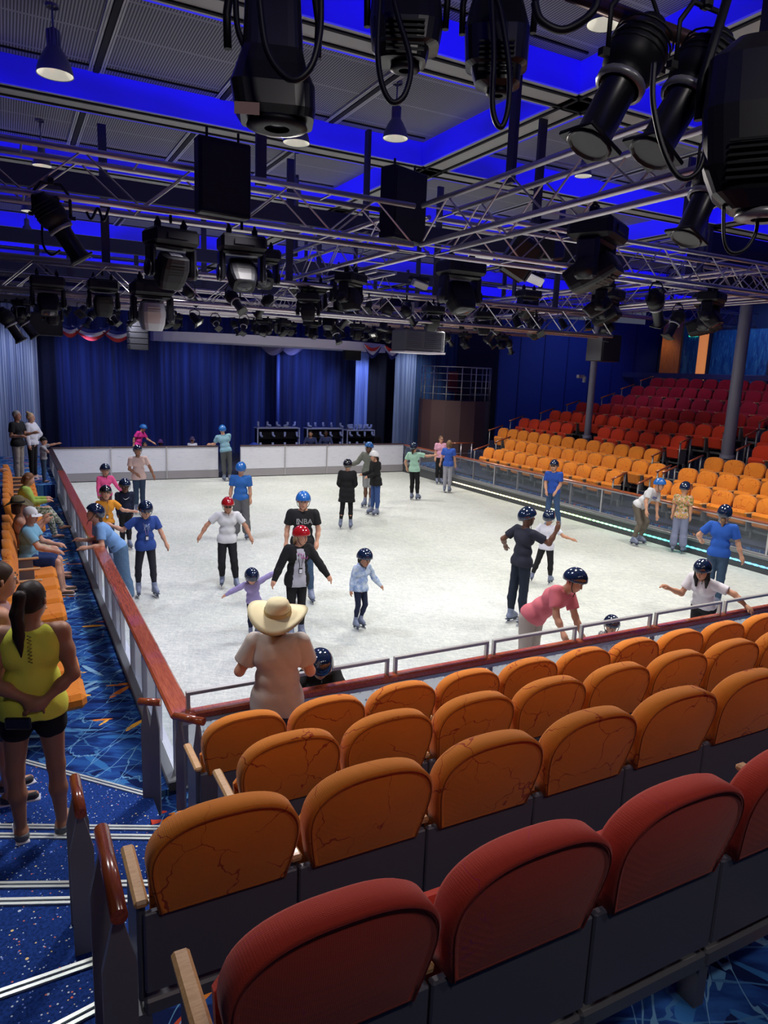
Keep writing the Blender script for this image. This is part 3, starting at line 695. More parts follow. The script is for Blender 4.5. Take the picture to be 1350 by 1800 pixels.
# columns
for px, py, x, r, lab in ((1032, 768, 16.75, 0.115, 'slim grey column rising from the orange and red rows left of the aisle'), (1278, 803, 17.0, 0.165, 'thick grey column standing beside the aisle stair on the right')):
    p = on_x(px, py, x); c = thing('structural_column', lab, 'column', (p[0], p[1], p[2] - .6))
    MB().lathe([(r, 0), (r, 6.6 - p[2] + .6)], 20).build('shaft', M['column'], c)
    MB().lathe([(r + .04, 0.55), (r + .04, 0.66), (r, 0.66)], 20).build('base_collar', M['column'], c)
p = on_x(1028, 662, 16.5); 
t = thing('security_camera', 'small grey camera bracket on the slim column', 'camera', (p[0] - .1, p[1] + .1, p[2]))
MB().box((0, 0, 0), (0.30, 0.12, 0.12), bev=.02).build('housing', M['silverfix'], t); MB().box((0.12, -.06, -.1), (0.06, 0.1, 0.2)).build('bracket', M['silverfix'], t)
# ================================================================ CEILING
ZB, ZC = 7.5, 7.86
floor_slab('ceiling', -4.5, 27, -8, 27.5, 8.4, M['darkpaint'], 0.1)
CX = [(-8.0, -2.2), (-1.6, 5.3), (5.9, 12.8), (13.4, 20.3), (20.9, 26.5)]
CY = [(-5.2 + 3.8 * k, -2.0 + 3.8 * k) for k in range(9)]
for ix, (x0, x1) in enumerate(CX):
    if ix == 0: continue
    for iy, (y0, y1) in enumerate(CY):
        struct(MB().box(((x0 + x1) / 2, (y0 + y1) / 2, ZC + .02), (x1 - x0, y1 - y0, 0.04)).build('ceiling', M['grille']))
        b = MB()
        for (a, c, d, e) in (((x0 + x1) / 2, y0 - .02, x1 - x0 + .04, .04), ((x0 + x1) / 2, y1 + .02, x1 - x0 + .04, .04), (x0 - .02, (y0 + y1) / 2, .04, y1 - y0), (x1 + .02, (y0 + y1) / 2, .04, y1 - y0)):
            b.box((a, c, (ZB + ZC) / 2), (d, e, ZC - ZB))
        struct(b.build('trim_10', M['cove']))
        b = MB()   # slot rails across the panels with a pale edge on both sides
        nx = 4
        for k in range(1, nx):
            x = x0 + (x1 - x0) * k / nx
            b.box((x, (y0 + y1) / 2, ZC - .015), (0.07, y1 - y0 - .1, .03), 1)
            for s_ in (-.09, -.06, .06, .09): b.box((x + s_, (y0 + y1) / 2, ZC - .012), (0.022, y1 - y0 - .1, .024), 0)
        struct(b.build('trim_11', [M['beam'], M['beamgap']]))
        b = MB()
        b.box(((x0 + x1) / 2, y0 + .22, ZC - .01), (x1 - x0 - .2, .03, .02)); b.box(((x0 + x1) / 2, y1 - .22, ZC - .01), (x1 - x0 - .2, .03, .02))
        struct(b.build('trim_12', M['beamgap']))
# beams between the coffers
def beam(x0, x1, y0, y1, axis):
    b = MB(); w = (y1 - y0) if axis == 0 else (x1 - x0)
    b.box(((x0 + x1) / 2, (y0 + y1) / 2, ZB + .03), (x1 - x0, y1 - y0, 0.06), 0)
    for f in (-.34, -.10, .10, .30):
        if abs(f) < .2: continue
        if axis == 0: b.box(((x0 + x1) / 2, (y0 + y1) / 2 + f * w, ZB - .005), (x1 - x0, .045, .03), 1)
        else: b.box(((x0 + x1) / 2 + f * w, (y0 + y1) / 2, ZB - .005), (.045, y1 - y0, .03), 1)
    struct(b.build('trim_13', [M['beam'], M['beamgap']]))
for iy in range(len(CY) - 1): beam(-4.4, 26.5, CY[iy][1] + .04, CY[iy + 1][0] - .04, 0)
for ix in range(1, len(CX) - 1): beam(CX[ix][1] + .04, CX[ix + 1][0] - .04, -5.2, 28, 1)
beam(-4.4, -1.64, -5.2, 28, 1)
# ---------------------------------------------------------------- trusses
ZT = 5.6
M['droppost'] = mat('drop post', (0.035, 0.035, 0.07), 0.5)
def truss(label, p0, p1, s=0.46, z=ZT, drops=True):
    p0, p1 = Vector((*p0, z)), Vector((*p1, z)); d = p1 - p0; Ln = d.length; rz = math.atan2(d.y, d.x)
    t = thing('lighting_truss', label, 'truss', p0, rz)
    for yy in (-s / 2, s / 2):
        for zz in (0, s): MB().tube([(0, yy, zz), (Ln, yy, zz)], 0.034, 8).build('chord', M['trussmet'], t)
    n = max(2, int(Ln / 1.0)); st = Ln / n; b = MB()
    for k in range(n):
        a, c = k * st, (k + 1) * st; mid = (a + c) / 2
        for yy in (-s / 2, s / 2): b.tube([(a, yy, 0), (mid, yy, s), (c, yy, 0)], 0.012, 5, cap=False, smooth=False)
        for zz in (0, s): b.tube([(a, -s / 2, zz), (a, s / 2, zz)], 0.012, 5, cap=False, smooth=False)
    b.build('lattice', M['trussmet'], t)
    if drops:
        nd = max(2, int(Ln / 2.6))
        for k in range(nd):
            x = Ln * (k + .5) / nd; MB().box((x, 0, (ZB - z + s) / 2), (0.12, 0.05, ZB - z - s), 0).build('drop_post', M['droppost'], t)
    return t
truss('long silver box truss crossing the upper left, nearest of the cross trusses', (-4.2, 2.75), (3.45, 2.75))
truss('silver box truss running from the corner joint away to the upper right towards the camera', (3.75, 2.45), (3.75, -3.4))
truss('silver cross truss right of the corner joint', (4.05, 2.75), (16.0, 2.75))
truss('second silver cross truss from the camera above the left seats', (-4.2, 6.6), (10.8, 6.6), z=5.0)
truss('third silver cross truss from the camera', (-4.2, 12.0), (13.4, 12.0), z=5.3)
truss('farthest silver cross truss before the white canopy', (-4.2, 17.4), (14.4, 17.4), z=5.6)
truss('lengthwise truss running from the corner joint toward the stage', (3.75, 3.05), (3.75, 9.0), z=5.62)
truss('lengthwise truss above the middle of the rink', (6.2, 8.5), (6.2, 18.0), z=5.68)
truss('lengthwise truss above the right rink barrier', (11.2, 3.1), (11.2, 18.0), z=5.68)
truss('cross truss over the right-hand stand nearest the camera', (11.5, 5.8), (22.5, 5.8), z=6.2)
truss('lengthwise truss over the right-hand stand', (16.2, 2.9), (16.2, 16.0), z=6.2)
truss('cross truss over the far rows of the right-hand stand', (11.5, 11.5), (22.5, 11.5), z=6.1)
# dark joists between the trusses
for y, lab in ((5.6, 'dark blue ceiling joist behind the nearest truss'), (10.9, 'dark blue ceiling joist between the second and third trusses'), (16.1, 'dark blue ceiling joist between the third and farthest trusses')):
    tag(MB().box((3.0, y, 6.40), (14.5, .12, .26)).build('ceiling_joist', mat('joist blue', (0.02, 0.022, 0.06), 0.6)), lab, 'joist')
pp = [on_d(1000, -12, 2.9), on_d(1190, 62, 2.75), on_d(1400, 140, 2.6)]
tag(MB().tube([tuple(pp[0]), tuple(pp[1]), tuple(pp[2])], 0.03, 12).build('lighting_pipe', mat('bronze pipe', (0.16, 0.09, 0.08), 0.35, 0.7)), 'brown lighting pipe carrying the two near profile spotlights', 'pipe')
PIPE_PTS = pp
# ---------------------------------------------------------------- bell lamps
def bell(px, py, z, dia_px, label):
    p = on_z(px, py, z); dep = -(ROT.T @ (p - CAM))[2]; r = dia_px / 2 / FPX * dep
    t = thing('bell_pendant_lamp', label, 'lamp', tuple(p)); s = r / 0.2
    b = MB(); b.lathe([(.2, 0), (.195, .03), (.17, .12), (.12, .22), (.085, .27), (.075, .29)], 24); b.build('shade', M['bell'], t).scale = (s, s, s)
    b = MB(); b.lathe([(.19, .005), (.16, .11), (.10, .20), (.0, .23)], 24); b.build('reflector', M['reflector'], t).scale = (s, s, s)
    b = MB()
    for k in range(12):
        a = 2 * PI * k / 12; b.box((.066 * math.cos(a), .066 * math.sin(a), .37), (.018, .018, .17), rot=Matrix.Rotation(a, 3, 'Z'))
    b.lathe([(.05, .28), (.06, .30), (.06, .46), (.03, .48)], 16); b.build('ballast_housing', M['bell'], t).scale = (s, s, s)
    b = MB(); b.tube([(0, 0, .46 * s), (0, 0, ZC - p[2])], .012, 6).lathe([(.07, ZC - p[2] - .03), (.07, ZC - p[2])], 12); b.build('stem', M['bell'], t)
    return t
bell(97, 132, 7.15, 62, 'grey bell lamp at the top left, nearest the camera')
bell(695, 244, 7.15, 45, 'grey bell lamp hanging right of centre under the near coffer')
bell(521, 252, 7.15, 48, 'grey bell lamp half hidden beside the big near moving light')
bell(1062, 44, 7.2, 62, 'lit bell lamp seen from below at the upper right')
bell(74, 292, 7.15, 32, 'bell lamp behind the nearest truss on the left')
bell(48, 412, 7.1, 22, 'small bell lamp second from the left edge, far')
bell(52, 372, 7.1, 28, 'bell lamp above the tilted profile spotlight')
bell(518, 345, 7.1, 26, 'bell lamp between the two hanging black speakers')
bell(1025, 310, 7.15, 30, 'bell lamp seen between the near profile spotlights')
# ---------------------------------------------------------------- stage lights
def hanger(t, zt, s):
    zc = (ZT - t.location.z)
    if t.location.z < 5.5: zc = .08
    if zc > .04: MB().tube([(0.0, 0, 0), (0, 0, zc)], .016, 6).build('hanger', M['black'], t)
def moving_head(name_label, p, s, head=(20, 0), rz=0.0, body='black', group=None, lit=False, detail=True, up=True):
    t = thing('moving_head_light', name_label, 'stage light', tuple(p), rz, group)
    b = MB(); b.box((0, 0, -.14), (.46, .34, .15), bev=.03).box((0, -.175, -.14), (.2, .01, .05)); o = b.build('base', M['black'], t); o.scale = (s,) * 3
    for k in (-1, 1): MB().box((k * .13, 0, -.035), (.05, .07, .09), bev=.01).tube([(k * .13, -.03, 0), (k * .13, 0, .035), (k * .13, .03, 0)], .014, 6).build('clamp', M['black'], t).scale = (s,) * 3
    b = MB()
    for k in (-1, 1): b.box((k * .205, 0, -.36), (.06, .17, .30), bev=.025).lathe([(.0, 0), (.08, 0), (.08, .02), (0, .02)], 14, mtx=Matrix.Translation((k * .235 - .01, 0, -.43)) @ Matrix.Rotation(PI / 2, 4, 'Y'))
    b.box((0, 0, -.225), (.44, .18, .05), bev=.02); b.build('yoke', M['blackgloss'], t).scale = (s,) * 3
    b = MB(); R = Matrix.Rotation(math.radians(head[0]), 4, 'X')
    prof = [(-.125, .20, .16), (-.15, .17, .19), (-.16, .02, .21), (-.15, -.14, .19), (-.125, -.22, .15)]
    # rounded box head: rings along local z
    vs = []; fs = []; nn_ = 16; rings = [(.20, .10, .09), (.185, .135, .12), (.05, .155, .145), (-.12, .145, .14), (-.22, .12, .12), (-.235, .11, .11)]
    for (z, wx, wy) in rings:
        for k in range(nn_):
            a = 2 * PI * k / nn_ + PI / nn_; ca, sa = math.cos(a), math.sin(a); q = .45
            x = wx * math.copysign(abs(ca) ** q, ca); y = wy * math.copysign(abs(sa) ** q, sa); vs.append(R @ Vector((x, y, z)))
    for j in range(len(rings) - 1):
        for k in range(nn_): fs.append((j * nn_ + k, j * nn_ + (k + 1) % nn_, (j + 1) * nn_ + (k + 1) % nn_, (j + 1) * nn_ + k))
    fs += [list(range(nn_)), [(len(rings) - 1) * nn_ + k for k in range(nn_)]]
    b.add(vs, fs, 0, False)
    for k in range(5): b.box(R @ Vector((0, -.14, .12 - k * .035)), (.16, .012, .014), rot=R.to_3x3())
    h = b.build('head', M['silverfix'] if lit else M[body], t); h.location = (0, 0, -.43 * s); h.scale = (s * .95, s * .9, s * .74)
    b = MB(); b.lathe([(0, -.241), (.075, -.241), (.085, -.232), (.095, -.232), (.095, -.22)], 18, mtx=R); b.build('lens', M['lens'], h)
    b = MB(); b.box(R @ Vector((0, 0, .205)), (.13, .11, .015), rot=R.to_3x3(), bev=.005); b.build('rear_panel', M['panel'], h)
    if up: hanger(t, ZT, s)
    return t
def profile_spot(label, p, s, tilt=(0, 0), rz=0.0, group=None, up=True):
    t = thing('profile_spotlight', label, 'stage light', tuple(p), rz, group)
    R = Matrix.Rotation(math.radians(tilt[1]), 4, 'Y') @ Matrix.Rotation(math.radians(tilt[0]), 4, 'X')
    def add(nm, b, m_): o = b.build(nm, m_, t); o.location = (0, 0, -.30 * s); o.scale = (s,) * 3; return o
    b = MB(); b.lathe([(0, .20), (.06, .195), (.075, .15), (.085, .14), (.125, .08), (.13, .0), (.115, -.06), (.10, -.07), (.10, -.10)], 18, mtx=R)
    for k in range(4): b.lathe([(.128, .02 + k * .03), (.136, .025 + k * .03), (.128, .03 + k * .03)], 18, mtx=R)
    add('lamp_housing', b, M['black'])
    add('shutter_ring', MB().lathe([(.098, -.10), (.112, -.105), (.112, -.13), (.095, -.135)], 18, mtx=R), M['silverfix'])
    b = MB(); b.lathe([(.085, -.13), (.08, -.15), (.08, -.36), (.09, -.38), (.105, -.42), (.095, -.425), (.07, -.40)], 14, mtx=R)
    b.box(R @ Vector((0, 0, -.405)), (.21, .21, .02), rot=R.to_3x3(), bev=.004)
    add('lens_barrel', b, M['blackgloss'])
    b = MB(); b.tube([(-.15, 0, 0), (-.15, 0, .18), (-.08, 0, .27), (.08, 0, .27), (.15, 0, .18), (.15, 0, 0)], .014, 6, flat=.5)
    b.box((0, 0, .29), (.05, .05, .06), bev=.01).box((.17, 0, 0), (.04, .03, .03)).box((-.17, 0, 0), (.04, .03, .03)); add('yoke', b, M['black'])
    if up: hanger(t, ZT, s)
    return t
def par_light(label, p, s, tilt=(0, 0), rz=0.0, lit=True, group=None):
    t = thing('par_light', label, 'stage light', tuple(p), rz, group)
    R = Matrix.Rotation(math.radians(tilt[1]), 4, 'Y') @ Matrix.Rotation(math.radians(tilt[0]), 4, 'X')
    b = MB(); b.lathe([(0, .16), (.06, .15), (.09, .08), (.10, -.14), (.11, -.15)], 12, mtx=R).box(R @ Vector((0, 0, -.16)), (.26, .26, .03), rot=R.to_3x3(), bev=.005)
    o = b.build('can', M['black'], t); o.location = (0, 0, -.22 * s); o.scale = (s,) * 3
    b = MB(); b.box(R @ Vector((0, 0, -.178)), (.13, .13, .01), rot=R.to_3x3()); o2 = b.build('gel_window', M['gel'] if lit else M['lens'], t); o2.location = (0, 0, -.22 * s); o2.scale = (s,) * 3
    b = MB(); b.tube([(-.13, 0, -.22), (-.13, 0, -.05), (0, 0, 0), (.13, 0, -.05), (.13, 0, -.22)], .012, 5, flat=.6); b.build('yoke', M['black'], t).scale = (s,) * 3
    hanger(t, ZT, s); return t
def depth_of(p): return -(ROT.T @ (np.array(p) - CAM))[2]
def mh(px, py, wpx, Y, label, **k):
    p = on_y(px, py, Y); s = wpx / FPX * depth_of(p) / .46; return moving_head(label, p, s, **k)
def ps(px, py, lpx, Y, label, **k):
    p = on_y(px, py, Y); s = lpx / FPX * depth_of(p) / .62; return profile_spot(label, p, s, **k)
BR = {}
mh(300, 392, 84, 2.4, 'large black moving head light, left of the pair under the nearest truss', head=(30, 0), rz=.2)
mh(425, 404, 80, 2.4, 'large black moving head light, right of the pair under the nearest truss', head=(-40, 0), rz=-.1)
mh(82, 478, 56, 6.4, 'moving head light hanging above the wide black speaker on the left', head=(-30, 0))
mh(180, 485, 52, 6.4, 'moving head light second from the left on the second truss', head=(20, 0))
mh(266, 486, 70, 5.8, 'moving head light with a pale silver head, above the left end of the canopy', head=(8, 0), lit=True)
mh(610, 468, 56, 6.4, 'moving head light in the middle of the second truss', head=(25, 0))
mh(812, 448, 76, 4.9, 'moving head light hanging above the projector', head=(-25, 0))
mh(1055, 372, 108, 2.3, 'big black moving head light in front of the slim column', head=(60, 0), rz=.5)
mh(1072, 500, 56, 6.4, 'moving head light stacked below the big one in front of the slim column', head=(60, 0), rz=.4)
mh(1248, 508, 66, 5.6, 'moving head light over the right-hand stand', head=(70, 0), rz=.6)
mh(930, 505, 40, 8.6, 'small moving head light right of the projector', head=(30, 0))
mh(460, 430, 60, 5.6, 'moving head light partly behind the pair under the nearest truss', head=(-60, 0))
def hood(label, d, rings, dr=.8, q=.5, fins=True, rim=None, tilt=0.0):
    base = Vector(on_d(rings[0][0], rings[0][1], d)); t = thing('stage_wash_light', label, 'stage light', tuple(base))
    vs = []; n = 24; yaw = math.atan2(-ray(rings[0][0], 300)[0], ray(rings[0][0], 300)[1]) + tilt; R = Matrix.Rotation(yaw, 3, 'Z'); out = []
    for (cx, py, w) in rings:
        c = Vector(on_d(cx, py, d)) - base; r = w / 2 * d / FPX; out.append((c, r))
        for k in range(n):
            a_ = 2 * PI * k / n + PI / n; ca, sa = math.cos(a_), math.sin(a_)
            vs.append(c + R @ Vector((r * math.copysign(abs(ca) ** q, ca), r * dr * math.copysign(abs(sa) ** q, sa), 0)))
    m_ = len(rings); fs = [(j * n + k, j * n + (k + 1) % n, (j + 1) * n + (k + 1) % n, (j + 1) * n + k) for j in range(m_ - 1) for k in range(n)] + [list(range(n)), [(m_ - 1) * n + k for k in range(n)]]
    MB().add(vs, fs, 0, False).build('housing', M['blackgloss'], t)
    c, r = out[-1]; MB().lathe([(r * .35, 0), (r * .8, 0), (r * .85, -.02), (r * .55, -.03), (r * .35, -.025)], 24, mtx=Matrix.Translation(c)).build('lens_ring', M['silverfix'] if rim else M['black'], t)
    MB().lathe([(0, -.012), (r * .5, -.012)], 24, mtx=Matrix.Translation(c)).build('lens', M['lens'], t)
    if fins:
        b = MB()
        for k in range(6):
            c, r = out[len(out) // 2]; b.box(c + R @ Vector((0, -r * dr - .004, -.05 + k * .022)), (r * 1.1, .01, .008), rot=R)
        b.build('vent_fins', M['black'], t)
    c, r = out[max(1, len(out) // 2 - 1)]; b = MB(); w = max(o[1] for o in out) + .015
    for sg in (-1, 1): b.tube([c + R @ Vector((sg * w * .98, 0, 0)), c + R @ Vector((sg * w, 0, .12)), Vector((0, 0, .16)) + R @ Vector((sg * w * .6, 0, .05))], .016, 6)
    b.build('yoke', M['black'], t)
    return t
hood('huge black wash light at the top centre, narrow neck flaring to a square mouth', 2.75, [(480, -90, 90), (480, 0, 96), (480, 95, 104), (478, 125, 120), (480, 160, 145), (484, 200, 138), (487, 215, 126)], .75, .35, fins=False)
b = MB(); q = Vector(on_d(434, 190, 2.42)); tag(b.box(q, (.085, .004, .038), rot=Matrix.Rotation(-.42, 3, 'Z')).build('warning_label', mat('faded label', (0.42, 0.26, 0.24), 0.6)), 'faded pink label on the corner of the huge near wash light', 'label')
hood('black wash light with stepped mouth right of the huge one at the top edge', 3.1, [(714, -60, 100), (714, 10, 122), (714, 50, 128), (712, 85, 118), (706, 90, 96), (706, 112, 84), (712, 114, 62)], .8, .55)
hood('black wash light with stepped mouth cut by the top edge, left of the brown pipe', 3.2, [(876, -30, 70), (874, 20, 96), (874, 60, 114), (872, 118, 108), (872, 124, 88), (874, 150, 78), (876, 158, 50)], .8, .55)
hood('very large black wash light with a curved silver lip filling the right edge', 2.3, [(1345, 70, 90), (1340, 110, 170), (1338, 200, 190), (1336, 300, 186), (1338, 345, 160), (1342, 372, 110)], .8, .5, rim=True)
def ps_dir(label, a, c, s, group=None):
    """profile spotlight hung so that it points from a to c"""
    a, c = Vector(a), Vector(c); d = (c - a).normalized()
    t = profile_spot(label, a + Vector((0, 0, .30 * s)), s, group=group, up=False)
    q = Vector((0, 0, -1)).rotation_difference(d)
    for ch in kids(t):
        if ch.name.split('.')[0] in ('lamp_housing', 'shutter_ring', 'lens_barrel'): ch.rotation_mode = 'QUATERNION'; ch.rotation_quaternion = q
    return t
ps_dir('near profile spotlight, left of the two hanging from the brown pipe', on_d(1112, 108, 2.75), on_d(1038, 250, 2.75), .88)
ps_dir('near profile spotlight, right of the two hanging from the brown pipe', on_d(1228, 130, 2.55), on_d(1150, 262, 2.55), .80)
ps_dir('profile spotlight below the very large moving light at the right', on_d(1252, 318, 4.4), on_d(1212, 405, 4.4), .95)
t = ps_dir('profile spotlight tilted to the right under the nearest truss at the left', on_y(92, 380, 2.5), on_y(132, 440, 2.5), 1.12)
ps_dir('profile spotlight hanging at the right behind the big moving light', on_y(1180, 495, 6.5), on_y(1125, 550, 6.5), 1.1)
ps_dir('profile spotlight at the far left edge below the second truss', on_y(12, 560, 10.5), on_y(38, 600, 10.5), 1.15)
ps_dir('small profile spotlight left of the wide black speaker', on_y(36, 560, 12), on_y(58, 588, 12), 1.1)
ps_dir('profile spotlight behind the centre of the second truss', on_y(515, 505, 9), on_y(540, 540, 9), 1.1)
ps_dir('profile spotlight pointing down beside the projector posts', on_y(680, 545, 9), on_y(672, 580, 9), 1.1)
# ridged wash light and bright reflector
def ridged(label, px, py, Y, s, rot):
    p = on_y(px, py, Y); t = thing('wash_light', label, 'stage light', tuple(p)); R = euler_m(*rot)
    MB().box((0, 0, 0), (.34 * s, .30 * s, .44 * s), rot=R, bev=.04 * s).build('housing', M['blackgloss'], t)
    b = MB()
    for k in range(9): b.box(R @ Vector((.175 * s, -.12 * s + k * .03 * s, 0)), (.02 * s, .012 * s, .38 * s), rot=R)
    b.build('cooling_fins', M['panel'], t); MB().tube([(0, 0, .1), (0, 0, max(.2, ZT - p[2]))], .02, 6).build('hanger', M['black'], t)
    MB().box(R @ Vector((0, 0, -.225 * s)), (.26 * s, .22 * s, .02 * s), rot=R).build('lens', M['lens'], t)
ridged('black wash light with cooling fins, tilted, right of the corner joint', 915, 452, 3.4, 1.35, (.3, .5, -.4))
ridged('dark wash light behind the finned one at the corner joint', 968, 430, 4.6, 1.2, (.1, -.2, .3))
for px, py, Y, w, lab in ((845, 452, 6.2, 50, 'pale lit reflector panel under the wash light right of centre'), (738, 500, 9.0, 34, 'white ceiling speaker shell hanging right of centre'), (940, 492, 8.6, 40, 'angled pale lit reflector right of the projector')):
    p = on_y(px, py, Y); s = w / FPX * depth_of(p); t = thing('reflector_light', lab, 'stage light', tuple(p))
    MB().box((0, 0, 0), (s, .12, s * .35), bev=.02, rot=euler_m(.5, .15, .2)).build('panel', M['gel'] if w != 34 else M['silverfix'], t)
    MB().box((0, .04, .12), (s * 1.2, .14, .12), bev=.03).build('housing', M['black'], t); MB().tube([(0, 0, .1), (0, 0, max(.2, 5.6 - p[2]))], .02, 6).build('hanger', M['black'], t)
# far clutter along the third and farthest trusses
rr = random.Random(11)
k = 0
XS3 = [-2.6 + .6 * i for i in range(26)]
CNT = {}
def nth(s_):
    CNT[s_] = CNT.get(s_, 0) + 1; return ORD[CNT[s_] - 1] + ' from the left of the ' + s_
for i, x in enumerate(XS3):
    z = 5.29; r_ = rr.random(); y = 11.8 + rr.uniform(-.3, .4); rz = rr.uniform(-.8, .8)
    if r_ < .36: moving_head(nth('dark moving heads hanging on the third truss'), (x, y, z), rr.uniform(0.72, 0.91), head=(rr.uniform(-60, 60), 0), rz=rz, group='moving lights on the third truss')
    elif r_ < .7: par_light(nth('small square-framed dark lights hanging on the third truss'), (x, y, z), rr.uniform(0.68, 0.99), tilt=(rr.uniform(-50, 20), rr.uniform(-40, 40)), rz=rz, lit=rr.random() < .35, group='square-framed lights on the third truss')
    else: profile_spot(nth('dark profile spotlights hanging on the third truss'), (x, y, z), rr.uniform(0.68, 0.91), tilt=(rr.uniform(-50, 50), rr.uniform(-50, 50)), rz=rz, group='profile spotlights on the third truss')
for i in range(27):
    x = -2.6 + .62 * i; z = 5.58; r_ = rr.random(); y = 17.2 + rr.uniform(-.3, .4); rz = rr.uniform(-.8, .8)
    if r_ < .3: moving_head(nth('dark moving heads hanging on the farthest truss'), (x, y, z), rr.uniform(0.72, 0.91), head=(rr.uniform(-60, 60), 0), rz=rz, group='moving lights on the farthest truss')
    elif r_ < .7: par_light(nth('small square-framed dark lights hanging on the farthest truss'), (x, y, z), rr.uniform(0.76, 1.06), tilt=(rr.uniform(-50, 10), rr.uniform(-40, 40)), rz=rz, lit=rr.random() < .4, group='square-framed lights on the farthest truss')
    else: profile_spot(nth('dark profile spotlights hanging on the farthest truss'), (x, y, z), rr.uniform(0.76, 0.99), tilt=(rr.uniform(-50, 50), rr.uniform(-50, 50)), rz=rz, group='profile spotlights on the farthest truss')
for i in range(16):
    x = 0.9 + .66 * i; z = 5.36; r_ = rr.random(); y = 6.45 + rr.uniform(-.2, .2); rz = rr.uniform(-.8, .8)
    if r_ < .4: par_light(nth('small square-framed dark lights hanging on the second truss'), (x, y, z), rr.uniform(0.61, 0.84), tilt=(rr.uniform(-50, 10), rr.uniform(-40, 40)), rz=rz, lit=rr.random() < .3, group='square-framed lights on the second truss')
    elif r_ < .8: profile_spot(nth('dark profile spotlights hanging on the second truss'), (x, y, z), rr.uniform(0.61, 0.84), tilt=(rr.uniform(-50, 50), rr.uniform(-50, 50)), rz=rz, group='profile spotlights on the second truss')
    else: moving_head(nth('dark moving heads hanging on the second truss'), (x, y, z), .85, head=(rr.uniform(-60, 60), 0), rz=rz, group='moving lights on the second truss')
for i, (x, y, z) in enumerate([(11.2, 5.0, 5.66), (11.2, 7.0, 5.66), (11.2, 9.6, 5.66), (11.2, 11.2, 5.66), (11.2, 15.2, 5.66), (11.2, 16.4, 5.66), (6.2, 10.2, 5.66), (6.2, 11.6, 5.66), (6.2, 15.4, 5.7), (6.2, 16.6, 5.7), (3.75, 5.0, 5.6), (3.75, 6.6, 5.6), (8.0, 2.7, 5.6), (9.3, 2.7, 5.6), (7.0, 2.9, 5.6)]):
    (moving_head if i % 3 else profile_spot)(('dark moving head light' if i % 3 else 'dark profile spotlight') + (', %s from the camera, ' % ORD[i] if i < 12 else ', %s from the corner joint, ' % ORD[i - 12]) + ('under the right lengthwise truss' if i < 6 else 'under the middle lengthwise truss' if i < 10 else 'under the lengthwise truss at the corner joint' if i < 12 else 'under the right cross truss'), (x, y, z), 1.05, **({'head': (rr.uniform(-60, 60), 0), 'rz': rr.uniform(-1, 1), 'group': 'moving lights on the lengthwise trusses'} if i % 3 else {'tilt': (rr.uniform(-40, 40), rr.uniform(-40, 40)), 'group': 'profile spotlights on the lengthwise trusses'}))
# ---------------------------------------------------------------- speakers, projector
def speaker(px0, px1, py0, py1, Y, label, dpt=.35, rz=0.0, cells=1, up=True):
    a, c = on_y(px0, py0, Y), on_y(px1, py1, Y); x0, x1 = a[0], c[0]; z1, z0 = a[2], c[2]
    t = thing('loudspeaker', label, 'speaker', ((x0 + x1) / 2, Y, z0), rz); w, h = x1 - x0, z1 - z0
    for k in range(cells):
        zc = h * (k + .5) / cells; MB().box((0, 0, zc), (w, dpt, h / cells - .01), bev=.015).build('cabinet', M['black'], t)
        MB().box((0, -dpt / 2 - .004, zc), (w * .88, .008, h / cells * .86)).build('grille', M['darkgrille'], t)
    if up: MB().tube([(-w * .3, 0, h), (-w * .3, 0, h + max(.1, ZT + .2 - z1))], .015, 6).tube([(w * .3, 0, h), (w * .3, 0, h + max(.1, ZT + .2 - z1))], .015, 6).build('hanger', M['black'], t)
    return t
M['darkgrille'] = mat('speaker grille', (0.006, 0.006, 0.010), 0.7)
speaker(343, 438, 238, 388, 2.35, 'large flat black speaker hanging left of the corner joint', .16, .1)
speaker(672, 744, 292, 432, 3.0, 'large black speaker hanging at the truss corner joint', .25, .35)
speaker(48, 110, 548, 592, 14.5, 'wide black speaker box at the left above the striped drape', .5)
speaker(224, 260, 563, 616, 15.0, 'slim column of stacked black speakers above the navy curtain', .4, cells=5)
speaker(1042, 1080, 586, 637, 9.5, 'boxy black speaker hanging in front of the slim column', .5, .2)
speaker(605, 632, 612, 634, 23.0, 'small dark speaker under the right end of the white canopy', .3)
speaker(940, 1000, 385, 470, 5.2, 'dark speaker cabinet behind the finned wash light', .5, -.3)
speaker(1240, 1330, 400, 520, 6.9, 'dark speaker cabinet under the trusses at the right edge', .5, -.3)
p = on_y(735, 600, 9.6); w_ = 80 / FPX * depth_of(p)
t = thing('projector', 'large grey projector with vent slats on four posts at the end of the canopy', 'projector', tuple(p))
MB().box((0, 0, 0), (w_, .7, .50), bev=.03).build('case', M['darkgrey'], t)
b = MB()
for k in range(9): b.box((-w_ * .27, -.355, .18 - k * .045), (w_ * .36, .02, .018)); b.box((w_ * .2, -.355, .18 - k * .045), (w_ * .44, .02, .014))
b.build('vent_slats', M['panel'], t); MB().box((0, 0, -.27), (w_ * 1.02, .74, .04)).build('tray', M['canopy'], t)
for x in (-.42, -.18, .18, .42):
    MB().box((x * w_, 0, .55), (.07, .05, .7)).build('post', M['column'], t)
